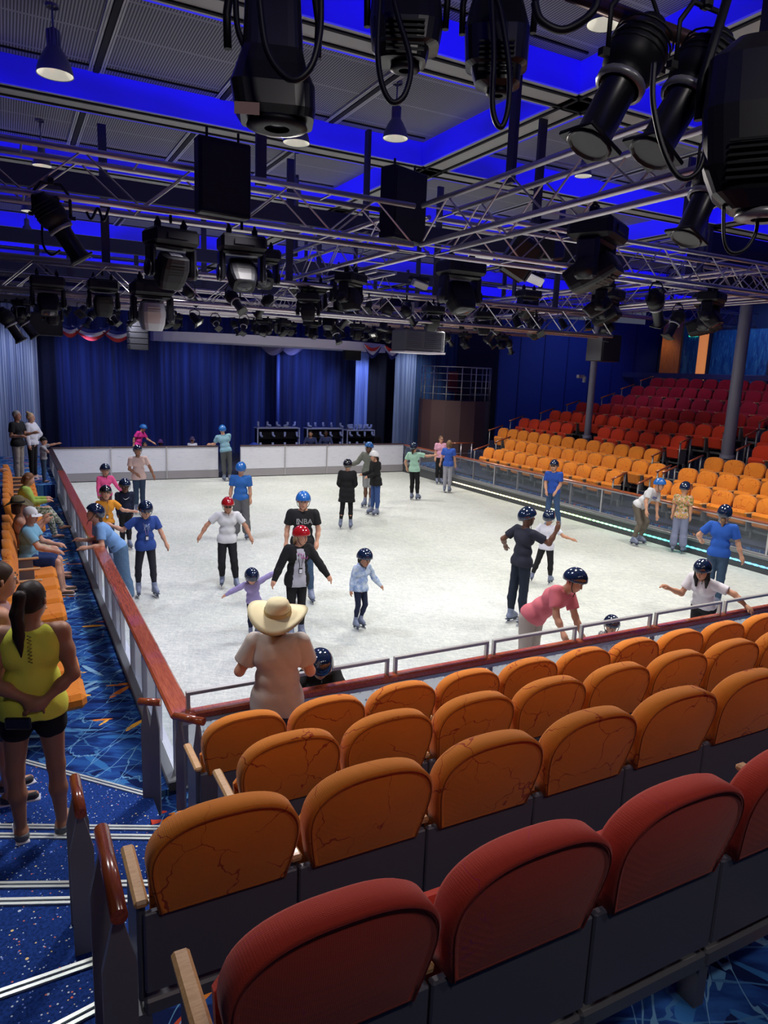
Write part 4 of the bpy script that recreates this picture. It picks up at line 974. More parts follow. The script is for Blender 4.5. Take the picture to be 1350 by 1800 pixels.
# cables
def cable(label, pts, r=.012):
    n = 10; out = []; P = [Vector(p) for p in pts]
    for i in range(len(P) - 1):
        p0 = P[max(i - 1, 0)]; p1 = P[i]; p2 = P[i + 1]; p3 = P[min(i + 2, len(P) - 1)]
        for k in range(n):
            t = k / n; out.append(.5 * ((2 * p1) + (p2 - p0) * t + (2 * p0 - 5 * p1 + 4 * p2 - p3) * t * t + (3 * p1 - p0 - 3 * p2 + p3) * t ** 3))
    out.append(P[-1]); tag(MB().tube(out, r, 8).build('power_cable', M['cable'], None), label, 'cable')
def pxs(l, d): return [on_d(x, y, d) for x, y in l]
cable('black cable loop hanging below the light right of top centre', pxs([(668, -5), (664, 90), (672, 150), (690, 180), (712, 165), (722, 110), (700, 30), (690, -10)], 2.9))
cable('black cable loop below the light left of the near profile spotlights', pxs([(864, -5), (868, 90), (866, 190), (880, 224), (893, 190), (895, 120), (880, 20), (868, -10)], 3.0))
cable('black cable hanging along the left of the huge near moving light', pxs([(414, -10), (418, 50), (436, 98), (442, 130)], 2.7))
cable('black cable curling round the right of the huge near moving light', pxs([(564, -10), (562, 60), (545, 120), (510, 140), (470, 90), (455, -10)], 2.45))
cable('thick black coiled cable beside the lit bell lamp', pxs([(940, 5), (950, 35), (985, 53), (1020, 40), (1045, 15), (1050, -10)], 2.8), .016)
cable('grey cable loop under the very large moving light at the right', pxs([(1272, 360), (1273, 420), (1285, 444), (1310, 438), (1328, 410), (1332, 375)], 2.3), .006)
cable('black cable loop between the two near profile spotlights', pxs([(1150, 110), (1148, 180), (1166, 262), (1195, 312), (1228, 300), (1246, 240)], 2.3), .009)
cable('cable loops clipped under the nearest truss above the tilted spotlight', pxs([(148, 362), (160, 385), (172, 366), (182, 388), (192, 364)], 7.6), .014)
cable('cable hanging below the tilted spotlight at the left', pxs([(74, 390), (76, 430), (90, 448), (106, 440)], 7.2), .012)
# ================================================================ PEOPLE
V = lambda *a: np.array(a, float)
def unit(v): v = np.array(v, float); return v / (np.linalg.norm(v) + 1e-12)
def rcone(p, a, b, ra, rb):
    ba = b - a; l2 = ba @ ba + 1e-9; t = np.clip(((p - a) @ ba) / l2, 0, 1)
    return np.linalg.norm(p - a - t[..., None] * ba, axis=-1) - (ra + (rb - ra) * t)
def ellip(p, c, R, r):
    q = (p - c) @ R; k0 = np.linalg.norm(q / r, axis=-1); k1 = np.linalg.norm(q / (r * r), axis=-1) + 1e-6
    return k0 * (k0 - 1) / k1
def smin(a, b, k):
    h = np.maximum(k - np.abs(a - b), 0) / k; return np.minimum(a, b) - h * h * k * .25
def surf(F, lo, h):
    ins = F < 0; nx, ny, nz = F.shape
    c = np.zeros((nx - 1, ny - 1, nz - 1), int)
    for i in (0, 1):
        for j in (0, 1):
            for k in (0, 1): c += ins[i:nx - 1 + i, j:ny - 1 + j, k:nz - 1 + k]
    act = (c > 0) & (c < 8); idx = -np.ones(act.shape, int); ii = np.argwhere(act); idx[act] = np.arange(len(ii))
    acc = np.zeros((len(ii), 3)); cnt = np.zeros(len(ii))
    co_ = [(i, j, k) for i in (0, 1) for j in (0, 1) for k in (0, 1)]
    for a in co_:
        for b in co_:
            if sum(b) - sum(a) != 1 or any(b[q] < a[q] for q in range(3)): continue
            fa = F[ii[:, 0] + a[0], ii[:, 1] + a[1], ii[:, 2] + a[2]]; fb = F[ii[:, 0] + b[0], ii[:, 1] + b[1], ii[:, 2] + b[2]]
            m_ = (fa < 0) != (fb < 0); t = np.where(m_, fa / (fa - fb + 1e-12), 0)
            P = np.array(a)[None] + t[:, None] * (np.array(b) - np.array(a))[None]
            acc += P * m_[:, None]; cnt += m_
    vs = (ii + acc / np.maximum(cnt, 1)[:, None]) * h + lo
    quads = []
    for ax in range(3):
        o = [0, 0, 0]; o[ax] = 1
        A = ins[:nx - o[0], :ny - o[1], :nz - o[2]]; B = ins[o[0]:, o[1]:, o[2]:]
        e = np.argwhere(A != B); u, w = [q for q in range(3) if q != ax]
        e = e[(e[:, u] > 0) & (e[:, w] > 0) & (e[:, u] < act.shape[u]) & (e[:, w] < act.shape[w])]
        du = np.zeros(3, int); du[u] = 1; dw = np.zeros(3, int); dw[w] = 1
        g = lambda q: idx[q[:, 0], q[:, 1], q[:, 2]]
        Q = np.stack([g(e - du - dw), g(e - dw), g(e), g(e - du)], 1)
        fl = A[e[:, 0] if False else tuple(e.T)] if False else A[tuple(e.T)]
        if ax == 1: fl = ~fl
        Q[~fl] = Q[~fl][:, ::-1]; quads.append(Q[(Q >= 0).all(1)])
    return vs, np.concatenate(quads)
class Blob:
    """implicit surface: groups of smooth-unioned primitives, each group may be cut by planes"""
    def __init__(s): s.g = []
    def group(s, prims, cuts=(), k=0.03): s.g.append((prims, list(cuts), k)); return s
    def mesh(s, vox, wr=0.0, seed=0):
        lo = V(9e9, 9e9, 9e9); hi = -lo
        for prims, _, _ in s.g:
            for p in prims:
                b0, b1 = s.bb(p); lo = np.minimum(lo, b0); hi = np.maximum(hi, b1)
        lo -= 3 * vox; hi += 3 * vox; n = np.ceil((hi - lo) / vox).astype(int) + 1
        ax = [lo[i] + vox * np.arange(n[i]) for i in range(3)]; tot = None
        for prims, cuts, k in s.g:
            F = np.full(tuple(n), 1.0)
            for p in prims:
                b0, b1 = s.bb(p); m_ = k + 2.5 * vox
                i0 = np.maximum(((b0 - m_ - lo) / vox).astype(int), 0); i1 = np.minimum(((b1 + m_ - lo) / vox).astype(int) + 2, n)
                sl = tuple(slice(i0[q], i1[q]) for q in range(3))
                P = np.stack(np.meshgrid(*[ax[q][sl[q]] for q in range(3)], indexing='ij'), -1)
                d = rcone(P, *p[1:]) if p[0] == 'c' else ellip(P, *p[1:])
                if p[0] == 's': F[sl] = np.maximum(F[sl], -d)
                else: F[sl] = smin(F[sl], d, k)
            if cuts:
                P = np.stack(np.meshgrid(*ax, indexing='ij'), -1)
                for (pt, nv) in cuts: F = np.maximum(F, (P - pt) @ nv)
            tot = F if tot is None else np.minimum(tot, F)
        if wr:
            X, Y, Z = np.meshgrid(*ax, indexing='ij')
            tot = tot + wr * (np.sin(X * 31 + Z * 23 + seed + 2 * np.sin(Y * 13)) * np.sin(Z * 17 - Y * 27 + seed * 2 + 2 * np.sin(X * 11)) + .6 * np.sin(Z * 48 + X * 20 + 3 * np.sin(Y * 9 + X * 14)))
        return surf(tot, lo, vox)
    def bb(s, p):
        if p[0] == 'c': r = max(p[3], p[4]); return np.minimum(p[1], p[2]) - r, np.maximum(p[1], p[2]) + r
        r = max(p[3]) ; return p[1] - r, p[1] + r
def obj_mesh(name, vs, fs, m, parent, extra=None, smooth=True):
    b = MB(); b.v = [tuple(v) for v in vs]; b.f = [list(map(int, f)) for f in fs]; b.m = [0] * len(b.f); b.sm = [smooth] * len(b.f)
    mats = m if isinstance(m, list) else [m]
    if extra: extra(b)
    me = bpy.data.meshes.new(name); me.from_pydata(b.v, [], b.f)
    for mm in mats: me.materials.append(mm)
    me.polygons.foreach_set('material_index', b.m); me.polygons.foreach_set('use_smooth', b.sm); me.update()
    o = bpy.data.objects.new(name, me); COL.objects.link(o); o.parent = parent; return o
MC = {}
def cm(kind, col, rough=.85, **k):
    key = (kind, tuple(round(c, 3) for c in col))
    if key not in MC:
        m = mat('%s cloth' % kind, col, rough, spec=.25, **k)
        if kind in ('denim', 'camo', 'tiedye', 'floral', 'fuzzy'):
            v = coords(m); sc = {'denim': 60, 'camo': 22, 'tiedye': 9, 'floral': 26, 'fuzzy': 70}[kind]; nn = tex_noise(m, v, sc, 4, .7)
            if kind == 'camo': st = [(0, (.05, .12, .06)), (.44, (.55, .42, .10)), (.5, (.45, .05, .10)), (.56, (.60, .62, .45)), (.62, (.07, .22, .12))]
            elif kind == 'tiedye': st = [(.38, (.20, .30, .55)), (.52, (.42, .52, .68)), (.6, (.55, .62, .72))]
            elif kind == 'floral': st = [(0, (.06, .10, .05)), (.47, (.35, .36, .28)), (.55, (.62, .58, .50))]
            elif kind == 'fuzzy': st = [(.42, (.02, .02, .02)), (.5, (.35, .35, .37)), (.58, (.65, .65, .66))]
            else: st = [(.35, tuple(c * .75 for c in col)), (.65, col)]
            L(m, ramp(m, nn.outputs[0], st, kind in ('camo', 'floral')), bsdf(m).inputs['Base Color'])
        else: bump(m, tex_noise(m, coords(m), 90, 3).outputs[0], 0.25, 0.004)
        MC[key] = m
    return MC[key]
def skin(c):
    key = ('skin', c)
    if key not in MC:
        m = mat('skin', c, .5, spec=.35); bsdf(m).inputs['Subsurface Weight'].default_value = 0.08; bsdf(m).inputs['Subsurface Radius'].default_value = (.02, .008, .004)
        MC[key] = m
    return MC[key]
SK = {'l': (.62, .33, .22), 'm': (.48, .24, .15), 't': (.36, .17, .10), 'd': (.13, .055, .035), 'b': (.085, .038, .026)}
M['eyew'] = mat('eye white', (.7, .7, .68), .3); M['eyed'] = mat('eye dark', (.02, .012, .01), .2); M['lip'] = mat('lip', (.35, .10, .09), .5)
HELM = {'navy': mat('navy helmet', (.006, .014, .040), .12, coat=1.0), 'blue': mat('blue helmet', (.015, .12, .42), .3, coat=.4), 'red': mat('red helmet', (.33, .008, .012), .12, coat=1.0), 'white': mat('white helmet', (.7, .7, .74), .3), 'black': mat('black helmet', (.008, .008, .012), .15, coat=1.0)}
for hm in ('navy', 'red'):
    m = HELM[hm]; vo = tex_vor(m, coords(m), 260); c0 = tuple(bsdf(m).inputs['Base Color'].default_value)[:3]
    L(m, mixc(m, math_(m, 'LESS_THAN', vo.outputs['Distance'], .16), c0, tuple(min(1, c * 5 + .06) for c in c0)), bsdf(m).inputs['Base Color'])
M['strap'] = mat('strap', (.01, .01, .012), .7)
M['boot'] = mat('skate boot', (.17, .20, .30), .45); M['boottrim'] = mat('skate trim', (.05, .06, .10), .5); M['blade'] = mat('skate blade', (.5, .52, .6), .25, .9)
def frame(fwd, up):
    f = unit(fwd); l = unit(np.cross(up, f)); u = np.cross(f, l); return np.stack([f, l, u], 1)   # columns: forward, left, up
def person(label, pos, h=1.75, face=0, torso=(0, 0, 1), LA=None, RA=None, LL_=None, RL=None, head=(0, 0, 0), skinc='l', build=1.0,
           top=('tee', (.1, .1, .1), 'short'), bottom=('pants', (.03, .03, .04)), shoes='skate', hat=('helmet', 'navy'), hair=None, hem=.02, group=None,
           vox=None, kid=0.0, anchor='feet', curl=.35, view=True, sit=False, chest=None, hang=None, shoe_col=(.05, .05, .06), female=False, wr=None, lanyard=False, glasses=False, cat='person', unders=None):
    pos = V(*pos); vv = pos[:2] - CAM[:2]; aw = unit(np.append(vv, 0)); rt = V(aw[1], -aw[0], 0); up = V(0, 0, 1)
    W = lambda d: unit(rt * d[0] + aw * d[1] + up * d[2])       # view-frame direction -> world
    th = math.radians(face); fw = rt * math.sin(th) - aw * math.cos(th); lf = V(-fw[1], fw[0], 0)
    s = h / 1.75; kb = 1 + kid * .0; B = build
    hs = 1 + .55 * kid; ls = 1 - .10 * kid                       # children: larger head, shorter legs
    T = W(torso); fT = unit(fw - T * (fw @ T)); lT = np.cross(T, fT)
    pel = V(0, 0, 0.0); hipw = .088 * s * B; shw = (.185 - .02 * female - .015 * kid) * s * (.5 + .5 * B)
    tl = .50 * s                                                # pelvis to shoulder line
    chestc = pel + T * tl * .72; neck0 = pel + T * (tl + .02 * s); hipL = pel + lf * hipw * .95 - T * .03 * s; hipR = pel - lf * hipw * .95 - T * .03 * s
    ua, fa_, th_l, sh_l = .285 * s, .245 * s, .43 * s * ls, .43 * s * ls
    dn = (0, 0, -1)
    LA = LA or ((.0, 0, -1), (.0, 0, -1)); RA = RA or ((.0, 0, -1), (.0, 0, -1)); LL_ = LL_ or (dn, dn); RL = RL or (dn, dn)
    J = {}
    for sd, A, Lg, hip, sg in (('L', LA, LL_, hipL, 1), ('R', RA, RL, hipR, -1)):
        sh = pel + T * (tl - .03 * s) + lT * shw * sg; el = sh + W(A[0]) * ua; wr_ = el + W(A[1]) * fa_
        kn = hip + W(Lg[0]) * th_l; an = kn + W(Lg[1]) * sh_l
        J[sd] = dict(sh=sh, el=el, wr=wr_, hip=hip, kn=kn, an=an, hd=W(A[2]) if len(A) > 2 else unit(wr_ - el))
    hy, hp, hr = [math.radians(a) for a in head]                # yaw (to own left), pitch (down +), roll
    tup = unit(T * .55 + up * .45) if T[2] > .2 else T
    hf = unit(fw * math.cos(hy) + lf * math.sin(hy)); hu = up if not sit else up
    hu2 = unit(unit(tup * .35 + up * .65) * math.cos(hp) + hf * math.sin(hp)); hf2 = unit(hf - hu2 * (hf @ hu2)); 
    if hr: hl = np.cross(hu2, hf2); hu2 = unit(hu2 * math.cos(hr) + hl * math.sin(hr))
    HF = frame(hf2, hu2)
    hc = neck0 + unit(T * .5 + hu2 * .5) * .085 * s + hu2 * .085 * s * hs + hf2 * .02 * s; hd = s * hs
    # ground
    sk_h = .085 if shoes == 'skate' else .0
    footdrop = .075 * s + sk_h
    if anchor == 'feet':
        lowest = min(J['L']['an'][2], J['R']['an'][2]) - footdrop
        off = V(pos[0], pos[1], pos[2] - lowest); off[:2] -= ((J['L']['an'] + J['R']['an']) / 2)[:2]
    elif anchor == 'head': off = pos - (hc + HF[:, 2] * .13 * hd)
    else: off = pos.copy()
    root = thing('person', label, cat, tuple(off), 0, group)
    vx = vox or .013; sm_ = skin(SK[skinc])
    fl = {}
    for sd, sg in (('L', 1), ('R', -1)):
        j = J[sd]; kd = unit(j['an'] - j['kn']); ff = unit(fw * .9 + lf * .16 * sg); ff = unit(ff - up * (ff @ up) * .8)
        if shoes == 'skate' and kd[2] > -.75: ff = unit(ff - kd * (ff @ kd) * .7)
        fl[sd] = ff
    # ---- body (skin)
    P = []; c = lambda a, b, ra, rb: ('c', a, b, ra * s, rb * s)
    P += [c(pel + lT * .06 * s, pel - lT * .06 * s, .105 * B, .105 * B), c(pel + T * .16 * s + lT * .045 * s, pel + T * .16 * s - lT * .045 * s, .095 * B, .095 * B),
          c(chestc + lT * .075 * s, chestc - lT * .075 * s, .10 * B, .10 * B), c(pel, chestc, .10 * B, .10 * B), c(J['L']['sh'], J['R']['sh'], .055 * B, .055 * B),
          c(chestc + T * .07 * s + lT * .09 * s, chestc + T * .07 * s - lT * .09 * s, .08 * B, .08 * B)]
    P += [c(neck0 - T * .02 * s, hc - HF[:, 2] * .05 * hd, .058, .052)]
    for sd in 'LR':
        j = J[sd]; m1 = j['sh'] * .55 + j['el'] * .45; bk = .62 * j['el'] + .38 * j['wr']
        P += [c(j['sh'], m1, .055 * B, .047 * B), c(m1, j['el'], .047 * B, .037), c(j['el'], bk, .038, .038), c(bk, j['wr'], .037, .025)]
        kf = unit(fT + fw * 1e-3); cf = .6 * j['kn'] + .4 * j['an'] - kf * .012 * s
        P += [c(j['hip'], j['kn'], .088 * B, .054), c(j['kn'], cf, .052, .054), c(cf, j['an'], .053, .034)]
        if shoes != 'skate': P += [c(j['an'] - up * .035 * s, j['an'] - up * .045 * s + fl[sd] * .16 * s, .036, .026), c(j['an'] - up * .035 * s, j['an'] - fl[sd] * .03 * s - up * .04 * s, .035, .034)]
        hd_ = j['hd']; P += [c(j['wr'], j['wr'] + hd_ * .035 * s, .026, .030), c(j['wr'] + hd_ * .03 * s, j['wr'] + hd_ * .075 * s, .030, .027)]
    HP = [('e', hc, HF, V(.098, .078, .105) * hd), c(hc + (HF @ V(.045, 0, -.055)) * hd, hc + (HF @ V(.055, 0, -.085)) * hd, .050 * hs, .038 * hs), c(hc + (HF @ V(0.02, 0, -.045)) * hd, hc + (HF @ V(.03, 0, -.06)) * hd, .064 * hs, .058 * hs)]
    bl = Blob().group(P + HP, k=.035 * s)
    vs, fs = bl.mesh(vx)
    def extra(b):
        H = lambda x, y, z: hc + (HF @ V(x, y, z)) * hd
        b.tube([H(.092, 0, .012), H(.108, 0, -.018), H(.112, 0, -.03), H(.098, 0, -.038)], [.008 * hd, .012 * hd, .014 * hd, .009 * hd], 7)
        for sg in (1, -1):
            b.tube([H(.0, .074 * sg, .012), H(-.006, .088 * sg, .012), H(-.002, .088 * sg, -.02), H(.004, .076 * sg, -.028)], [.008 * hd, .012 * hd, .010 * hd, .006 * hd], 6)
            e = H(.086, .030 * sg, .012)
            for r_, f_, mi in ((.0125, 0.0, 1), (.008, .008, 2)):
                mt = Matrix.Translation(Vector(e + HF[:, 0] * f_ * hd)) @ Matrix.Scale(hd, 4)
                b.lathe([(0, -r_), (r_ * .7, -r_ * .7), (r_, 0), (r_ * .7, r_ * .7), (0, r_)], 8, mi, mtx=mt)
            b.tube([H(.098, .046 * sg, .030), H(.104, .030 * sg, .036), H(.102, .014 * sg, .032)], [.003 * hd, .0055 * hd, .004 * hd], 5, mi=2)
        b.tube([H(.094, .024, -.062), H(.104, .0, -.059), H(.094, -.024, -.062)], [.003 * hd, .0075 * hd, .003 * hd], 6, mi=3)
        for sd, sg in (('L', 1), ('R', -1)):
            j = J[sd]; d = j['hd']; q = j['wr'] + d * .07 * s; pn = unit(np.cross(d, up)) if abs(d[2]) < .8 else unit(np.cross(d, fw) * sg)
            if abs(d[2]) >= .8: pn = -lf * sg; wd = unit(np.cross(d, pn))      # palm faces the thigh
            else: pn = -up; wd = unit(np.cross(pn, d))
            pn = unit(pn - d * (pn @ d)); wd = np.cross(pn, d)
            if (wd @ fw) < 0 and abs(d[2]) >= .8: wd = -wd
            elif abs(d[2]) < .8 and (wd @ (-lf * sg)) < 0: wd = -wd
            for i, (o_, ln_) in enumerate(((.024, .068), (.008, .076), (-.008, .071), (-.023, .056))):
                r_ = .0088 * s; a0 = j['wr'] + d * .062 * s + wd * o_ * s; cu = curl * (1 + .15 * i); pts = [a0]; dr = d
                for q_ in range(3):
                    ang = cu * (.5, 1.0, 1.1)[q_] if q_ else cu * .4; dr = unit(dr * math.cos(ang) + pn * math.sin(ang)); pts.append(pts[-1] + dr * ln_ * s * (.50, .30, .22)[q_])
                b.tube(pts, [r_, r_, r_ * .92, r_ * .7], 6)
            t0 = j['wr'] + d * .022 * s + wd * .022 * s; t1 = t0 + unit(wd * .8 + d * .7 + pn * .2) * .036 * s; t2 = t1 + unit(wd * .3 + d * .9 + pn * .3) * .030 * s
            b.tube([t0, t1, t2], [.011 * s, .0105 * s, .008 * s], 6)
    obj_mesh('body', vs, fs, [sm_, M['eyew'], M['eyed'], M['lip']], root, extra)
    # ---- trousers / shorts / leggings
    kind, col = bottom[0], bottom[1]; bt = bottom[2] if len(bottom) > 2 else 'plain'
    loose = {'pants': .016, 'leggings': .006, 'shorts': .022, 'jeans': .014, 'wide': .034, 'skirt': .03}[kind]
    P = [c(pel + lT * .06 * s, pel - lT * .06 * s, .105 * B + loose * .6, .105 * B + loose * .6), c(pel + T * .07 * s + lT * .05 * s, pel + T * .07 * s - lT * .05 * s, .098 * B + .008, .098 * B + .008)]
    for sd in 'LR':
        j = J[sd]; e = loose
        if kind == 'shorts': P += [c(j['hip'], j['hip'] * .50 + j['kn'] * .50 if not (len(bottom) > 3) else j['hip'] * (1 - bottom[3]) + j['kn'] * bottom[3], .09 * B + e * .6, .070 * B + e)]
        else:
            cf = .62 * j['kn'] + .38 * j['an'] - fT * .01 * s; end = j['an'] - unit(j['an'] - j['kn']) * (.10 if shoes == 'skate' else .02) * s
            P += [c(j['hip'], j['kn'], .089 * B + e * .7, .056 + e), c(j['kn'], cf, .055 + e, .055 + e), c(cf, end, .055 + e * (1.0 if kind != 'wide' else 1.3), .038 + e * (1.2 if kind != 'wide' else 1.9))]
    vs, fs = Blob().group(P, [(pel + T * .105 * s, T)], k=.022 * s).mesh(vx, .0022 if kind not in ('leggings',) else 0, seed=len(label))
    obj_mesh({'shorts': 'shorts', 'leggings': 'leggings'}.get(kind, 'trousers'), vs, fs, cm(bt if bt != 'plain' else kind, col), root)
    # ---- top
    tk, tc, sl = top[0], top[1], top[2]; tp = top[3] if len(top) > 3 else 'knit'
    e = {'tee': .014, 'tank': .016, 'hoodie': .024, 'coat': .026, 'blouse': .02, 'tight': .008}[tk]
    hemd = -hem * s if tk != 'coat' else -hem * s
    P = [c(pel + lT * .065 * s, pel - lT * .065 * s, .107 * B + e + .008, .107 * B + e + .008), c(pel + T * .16 * s + lT * .05 * s, pel + T * .16 * s - lT * .05 * s, .097 * B + e, .097 * B + e),
         c(chestc + lT * .075 * s, chestc - lT * .075 * s, .102 * B + e, .102 * B + e), c(pel, chestc, .10 * B + e, .10 * B + e), c(chestc + T * .07 * s + lT * .09 * s, chestc + T * .07 * s - lT * .09 * s, .082 * B + e * .8, .082 * B + e * .8)]
    if female: P += [('e', chestc + fT * .075 * s + lT * .065 * s * q, np.stack([fT, lT, T], 1), V(.06, .065, .065) * s) for q in (1, -1)]
    if tk == 'coat': P += [c(pel - T * .12 * s + lT * .06 * s, pel - T * .12 * s - lT * .06 * s, .13 * B + e, .13 * B + e), c(pel - T * .28 * s + lT * .07 * s, pel - T * .28 * s - lT * .07 * s, .135 * B + e, .135 * B + e), c(pel, pel - T * .28 * s, .12, .14)]
    elif hem > .06: P += [c(pel - T * hem * .6 * s + lT * .06 * s, pel - T * hem * .6 * s - lT * .06 * s, .118 * B + e, .118 * B + e)]
    cuts = [(pel - T * hem * s, -T)]
    if tk != 'tank': P += [c(J['L']['sh'], J['R']['sh'], .055 * B + e * .8, .055 * B + e * .8)]
    else:
        for q in (1, -1): P += [c(neck0 + lT * .062 * s * q - T * .045 * s - fT * .0 * s, chestc + lT * .055 * s * q + T * .02 * s, .045, .07)]
    cuts.append((neck0 + T * .018 * s + (fT * 0), unit(T + fT * .25)))
    bl = Blob().group(P, cuts, k=.03 * s)
    A = []
    if tk != 'tank':
        for sd in 'LR':
            j = J[sd]; m1 = j['sh'] * .55 + j['el'] * .45; bk = .62 * j['el'] + .38 * j['wr']
            if sl == 'short': bl.group([c(j['sh'], j['sh'] * .30 + j['el'] * .70, .056 * B + e, .055 * B + e * 1.3)], [(j['sh'] * .32 + j['el'] * .68, unit(j['el'] - j['sh']))], k=.02)
            elif sl == 'long': bl.group([c(j['sh'], m1, .056 * B + e, .050 * B + e), c(m1, j['el'], .050 * B + e, .042 + e), c(j['el'], bk, .042 + e, .040 + e), c(bk, j['wr'] - unit(j['wr'] - j['el']) * .01, .038 + e, .029 + e * .8)], k=.02)
    if tk == 'hoodie': bl.group([c(neck0 + lT * .06 * s - fT * .05 * s, neck0 - lT * .06 * s - fT * .05 * s, .045, .045), c(neck0 + lT * .06 * s, neck0 + lT * .06 * s - fT * .05 * s, .035, .045), c(neck0 - lT * .06 * s, neck0 - lT * .06 * s - fT * .05 * s, .035, .045)], k=.03)
    vs, fs = bl.mesh(vx, .0020 if wr is None else wr, seed=len(label) * 1.7)
    mats_ = cm(tp, tc)
    if unders is not None:     # open cardigan: front panel of another colour
        b = None
    o = obj_mesh({'tee': 'shirt', 'tank': 'tank_top', 'hoodie': 'hoodie', 'coat': 'coat', 'blouse': 'blouse', 'tight': 'shirt'}[tk], vs, fs, [mats_] + ([cm('knit', unders)] if unders is not None else []), root)
    if unders is not None:
        me = o.data
        for p in me.polygons:
            q = np.array(p.center) - pel; x = q @ fT; y = q @ lT; z = q @ T
            if x > .03 * s and abs(y) < (.055 + .05 * (1 - z / tl)) * s and z < tl * .98: p.material_index = 1
    PT = lambda x, y, z: pel + fT * x * s + lT * y * s + T * z * s
    if chest: chest(root, PT, pel, fT, lT, T, s, e, B)
    if lanyard:
        b = MB(); f0 = .10 * B + e + .02
        b.tube([PT(.03, .06, tl / s + .01), PT(f0 - .01, .045, .40), PT(f0 + .01, .012, .22)], .004, 5).tube([PT(.03, -.06, tl / s + .01), PT(f0 - .01, -.045, .40), PT(f0 + .01, -.012, .22)], .004, 5)
        ln = b.build('lanyard', cm('cord', lanyard if isinstance(lanyard, tuple) else (.02, .02, .02)), root)
        R = Matrix([[lT[i], fT[i], T[i]] for i in range(3)]); MB().box(PT(f0 + .015, 0, .16), (.06 * s, .01, .095 * s), rot=R, bev=.004).box(PT(f0 + .022, 0, .155), (.045 * s, .006, .06 * s), rot=R, mi=1).build('badge', [M['black'], M['white']], ln)
    # ---- footwear
    for sd in 'LR':
        j = J[sd]; ff = fl[sd]; kd = unit(j['an'] - j['kn']); a = j['an']
        fu = unit(up - ff * (up @ ff)); 
        if shoes == 'skate':
            if abs(kd[2]) < .8: fu = unit(-kd - ff * (-kd @ ff))
            P = [('c', a - kd * .10 * s, a - fu * .01 * s, .052 * s, .050 * s), ('c', a - fu * .035 * s - ff * .03 * s, a - fu * .045 * s + ff * .13 * s, .046 * s, .036 * s), ('c', a - kd * .02 * s + ff * .03 * s, a - fu * .035 * s + ff * .13 * s, .045 * s, .036 * s)]
            vs, fs = Blob().group(P, [(a - fu * .082 * s, -fu)], k=.02).mesh(vx * .8)
            sk = obj_mesh('ice_skate', vs, fs, M['boot'], root)
            sd_ = np.cross(fu, ff); R = Matrix([[ff[i], sd_[i], fu[i]] for i in range(3)]); cc = a + ff * .05 * s - fu * .082 * s
            MB().box(cc, (.27 * s, .07 * s, .014), rot=R, bev=.005).box(cc + ff * .07 * s - fu * .022, (.06 * s, .022, .035), rot=R).box(cc - ff * .08 * s - fu * .022, (.05 * s, .022, .035), rot=R).build('sole', M['boottrim'], sk)
            MB().box(cc - fu * .052, (.29 * s, .006, .032), rot=R, bev=.002).build('blade', M['blade'], sk)
            b = MB()
            for q in range(5):
                w0 = a + ff * (.048 + .018 * q) * s - fu * (-.05 + .022 * q) * s; b.tube([w0 - sd_ * .026 * s, w0 + ff * .012 * s + fu * .006, w0 + sd_ * .026 * s], .0035, 4)
            b.build('lace', M['black'], sk)
        elif shoes in ('shoe', 'sandal'):
            lo_ = .0 if shoes == 'shoe' else -.03
            P = [('c', a - fu * (.045) * s - ff * .025 * s, a - fu * .052 * s + ff * .15 * s, (.046 + lo_ * .3) * s, .036 * s)]
            cuts = [(a - fu * .078 * s, -fu)] + ([(a - fu * (.020 if shoes == 'shoe' else .062) * s, fu)])
            vs, fs = Blob().group(P, cuts, k=.02).mesh(vx * .8); so = obj_mesh('shoe' if shoes == 'shoe' else 'sandal', vs, fs, cm('shoe', shoe_col, .6), root)
            if shoes == 'sandal': MB().tube([a - fu * .06 * s + ff * .1 * s - np.cross(fu, ff) * .035 * s, a - fu * .02 * s + ff * .09 * s, a - fu * .06 * s + ff * .1 * s + np.cross(fu, ff) * .035 * s], .008, 5).build('strap', cm('shoe', shoe_col, .6), so)
            else: 
                sd_ = np.cross(fu, ff); R = Matrix([[ff[i], sd_[i], fu[i]] for i in range(3)]); MB().box(a + ff * .06 * s - fu * .076 * s, (.27 * s, .085 * s, .016 * s), rot=R, bev=.005).build('sole', M['white'], so)
    # ---- hair
    H = lambda x, y, z: hc + (HF @ V(x, y, z)) * hd
    if hair:
        hk, hcol = hair[0], hair[1]; hm_ = cm('hair', hcol, .55)
        P = [('e', H(-.012, 0, .014), HF, V(.104, .089, .113) * hd), ]
        cuts = [(H(.055, 0, .045), unit(HF @ V(1, 0, -.55)))] if hk != 'short' else [(H(.05, 0, .035), unit(HF @ V(1, 0, -.75)))]
        bl = Blob().group(P, cuts + ([(H(0, 0, -.045), -unit(HF @ V(.5, 0, 1)))] if hk == 'short' else []), k=.01); G = []
        if hk in ('pony', 'bun'):
            if hk == 'bun': G = [('c', H(-.06, 0, .115), H(-.085, 0, .125), .036 * hd, .036 * hd)]
            else:
                q0 = H(-.105, 0, .04); G = [('c', H(-.095, 0, .05), H(-.14, 0, .05), .020 * hd, .036 * hd), ('c', H(-.14, 0, .045), H(-.155, .01, -.06), .034 * hd, .040 * hd), ('c', H(-.155, .01, -.06), H(-.150, .0, -.20), .040 * hd, .034 * hd), ('c', H(-.150, 0, -.20), H(-.14, -.01, -.34), .032 * hd, .008 * hd)]
        if hk == 'long':
            for q in (1, -1): G += [('c', H(-.01, .075 * q, -.0), H(.035, .078 * q, -.12), .032 * hd, .034 * hd), ('c', H(.035, .078 * q, -.12), H(.085, .07 * q, -.24), .034 * hd, .018 * hd)]
            G += [('c', H(-.06, .03, -.02), H(-.075, .03, -.14), .06 * hd, .045 * hd), ('c', H(-.06, -.03, -.02), H(-.075, -.03, -.14), .06 * hd, .045 * hd)]
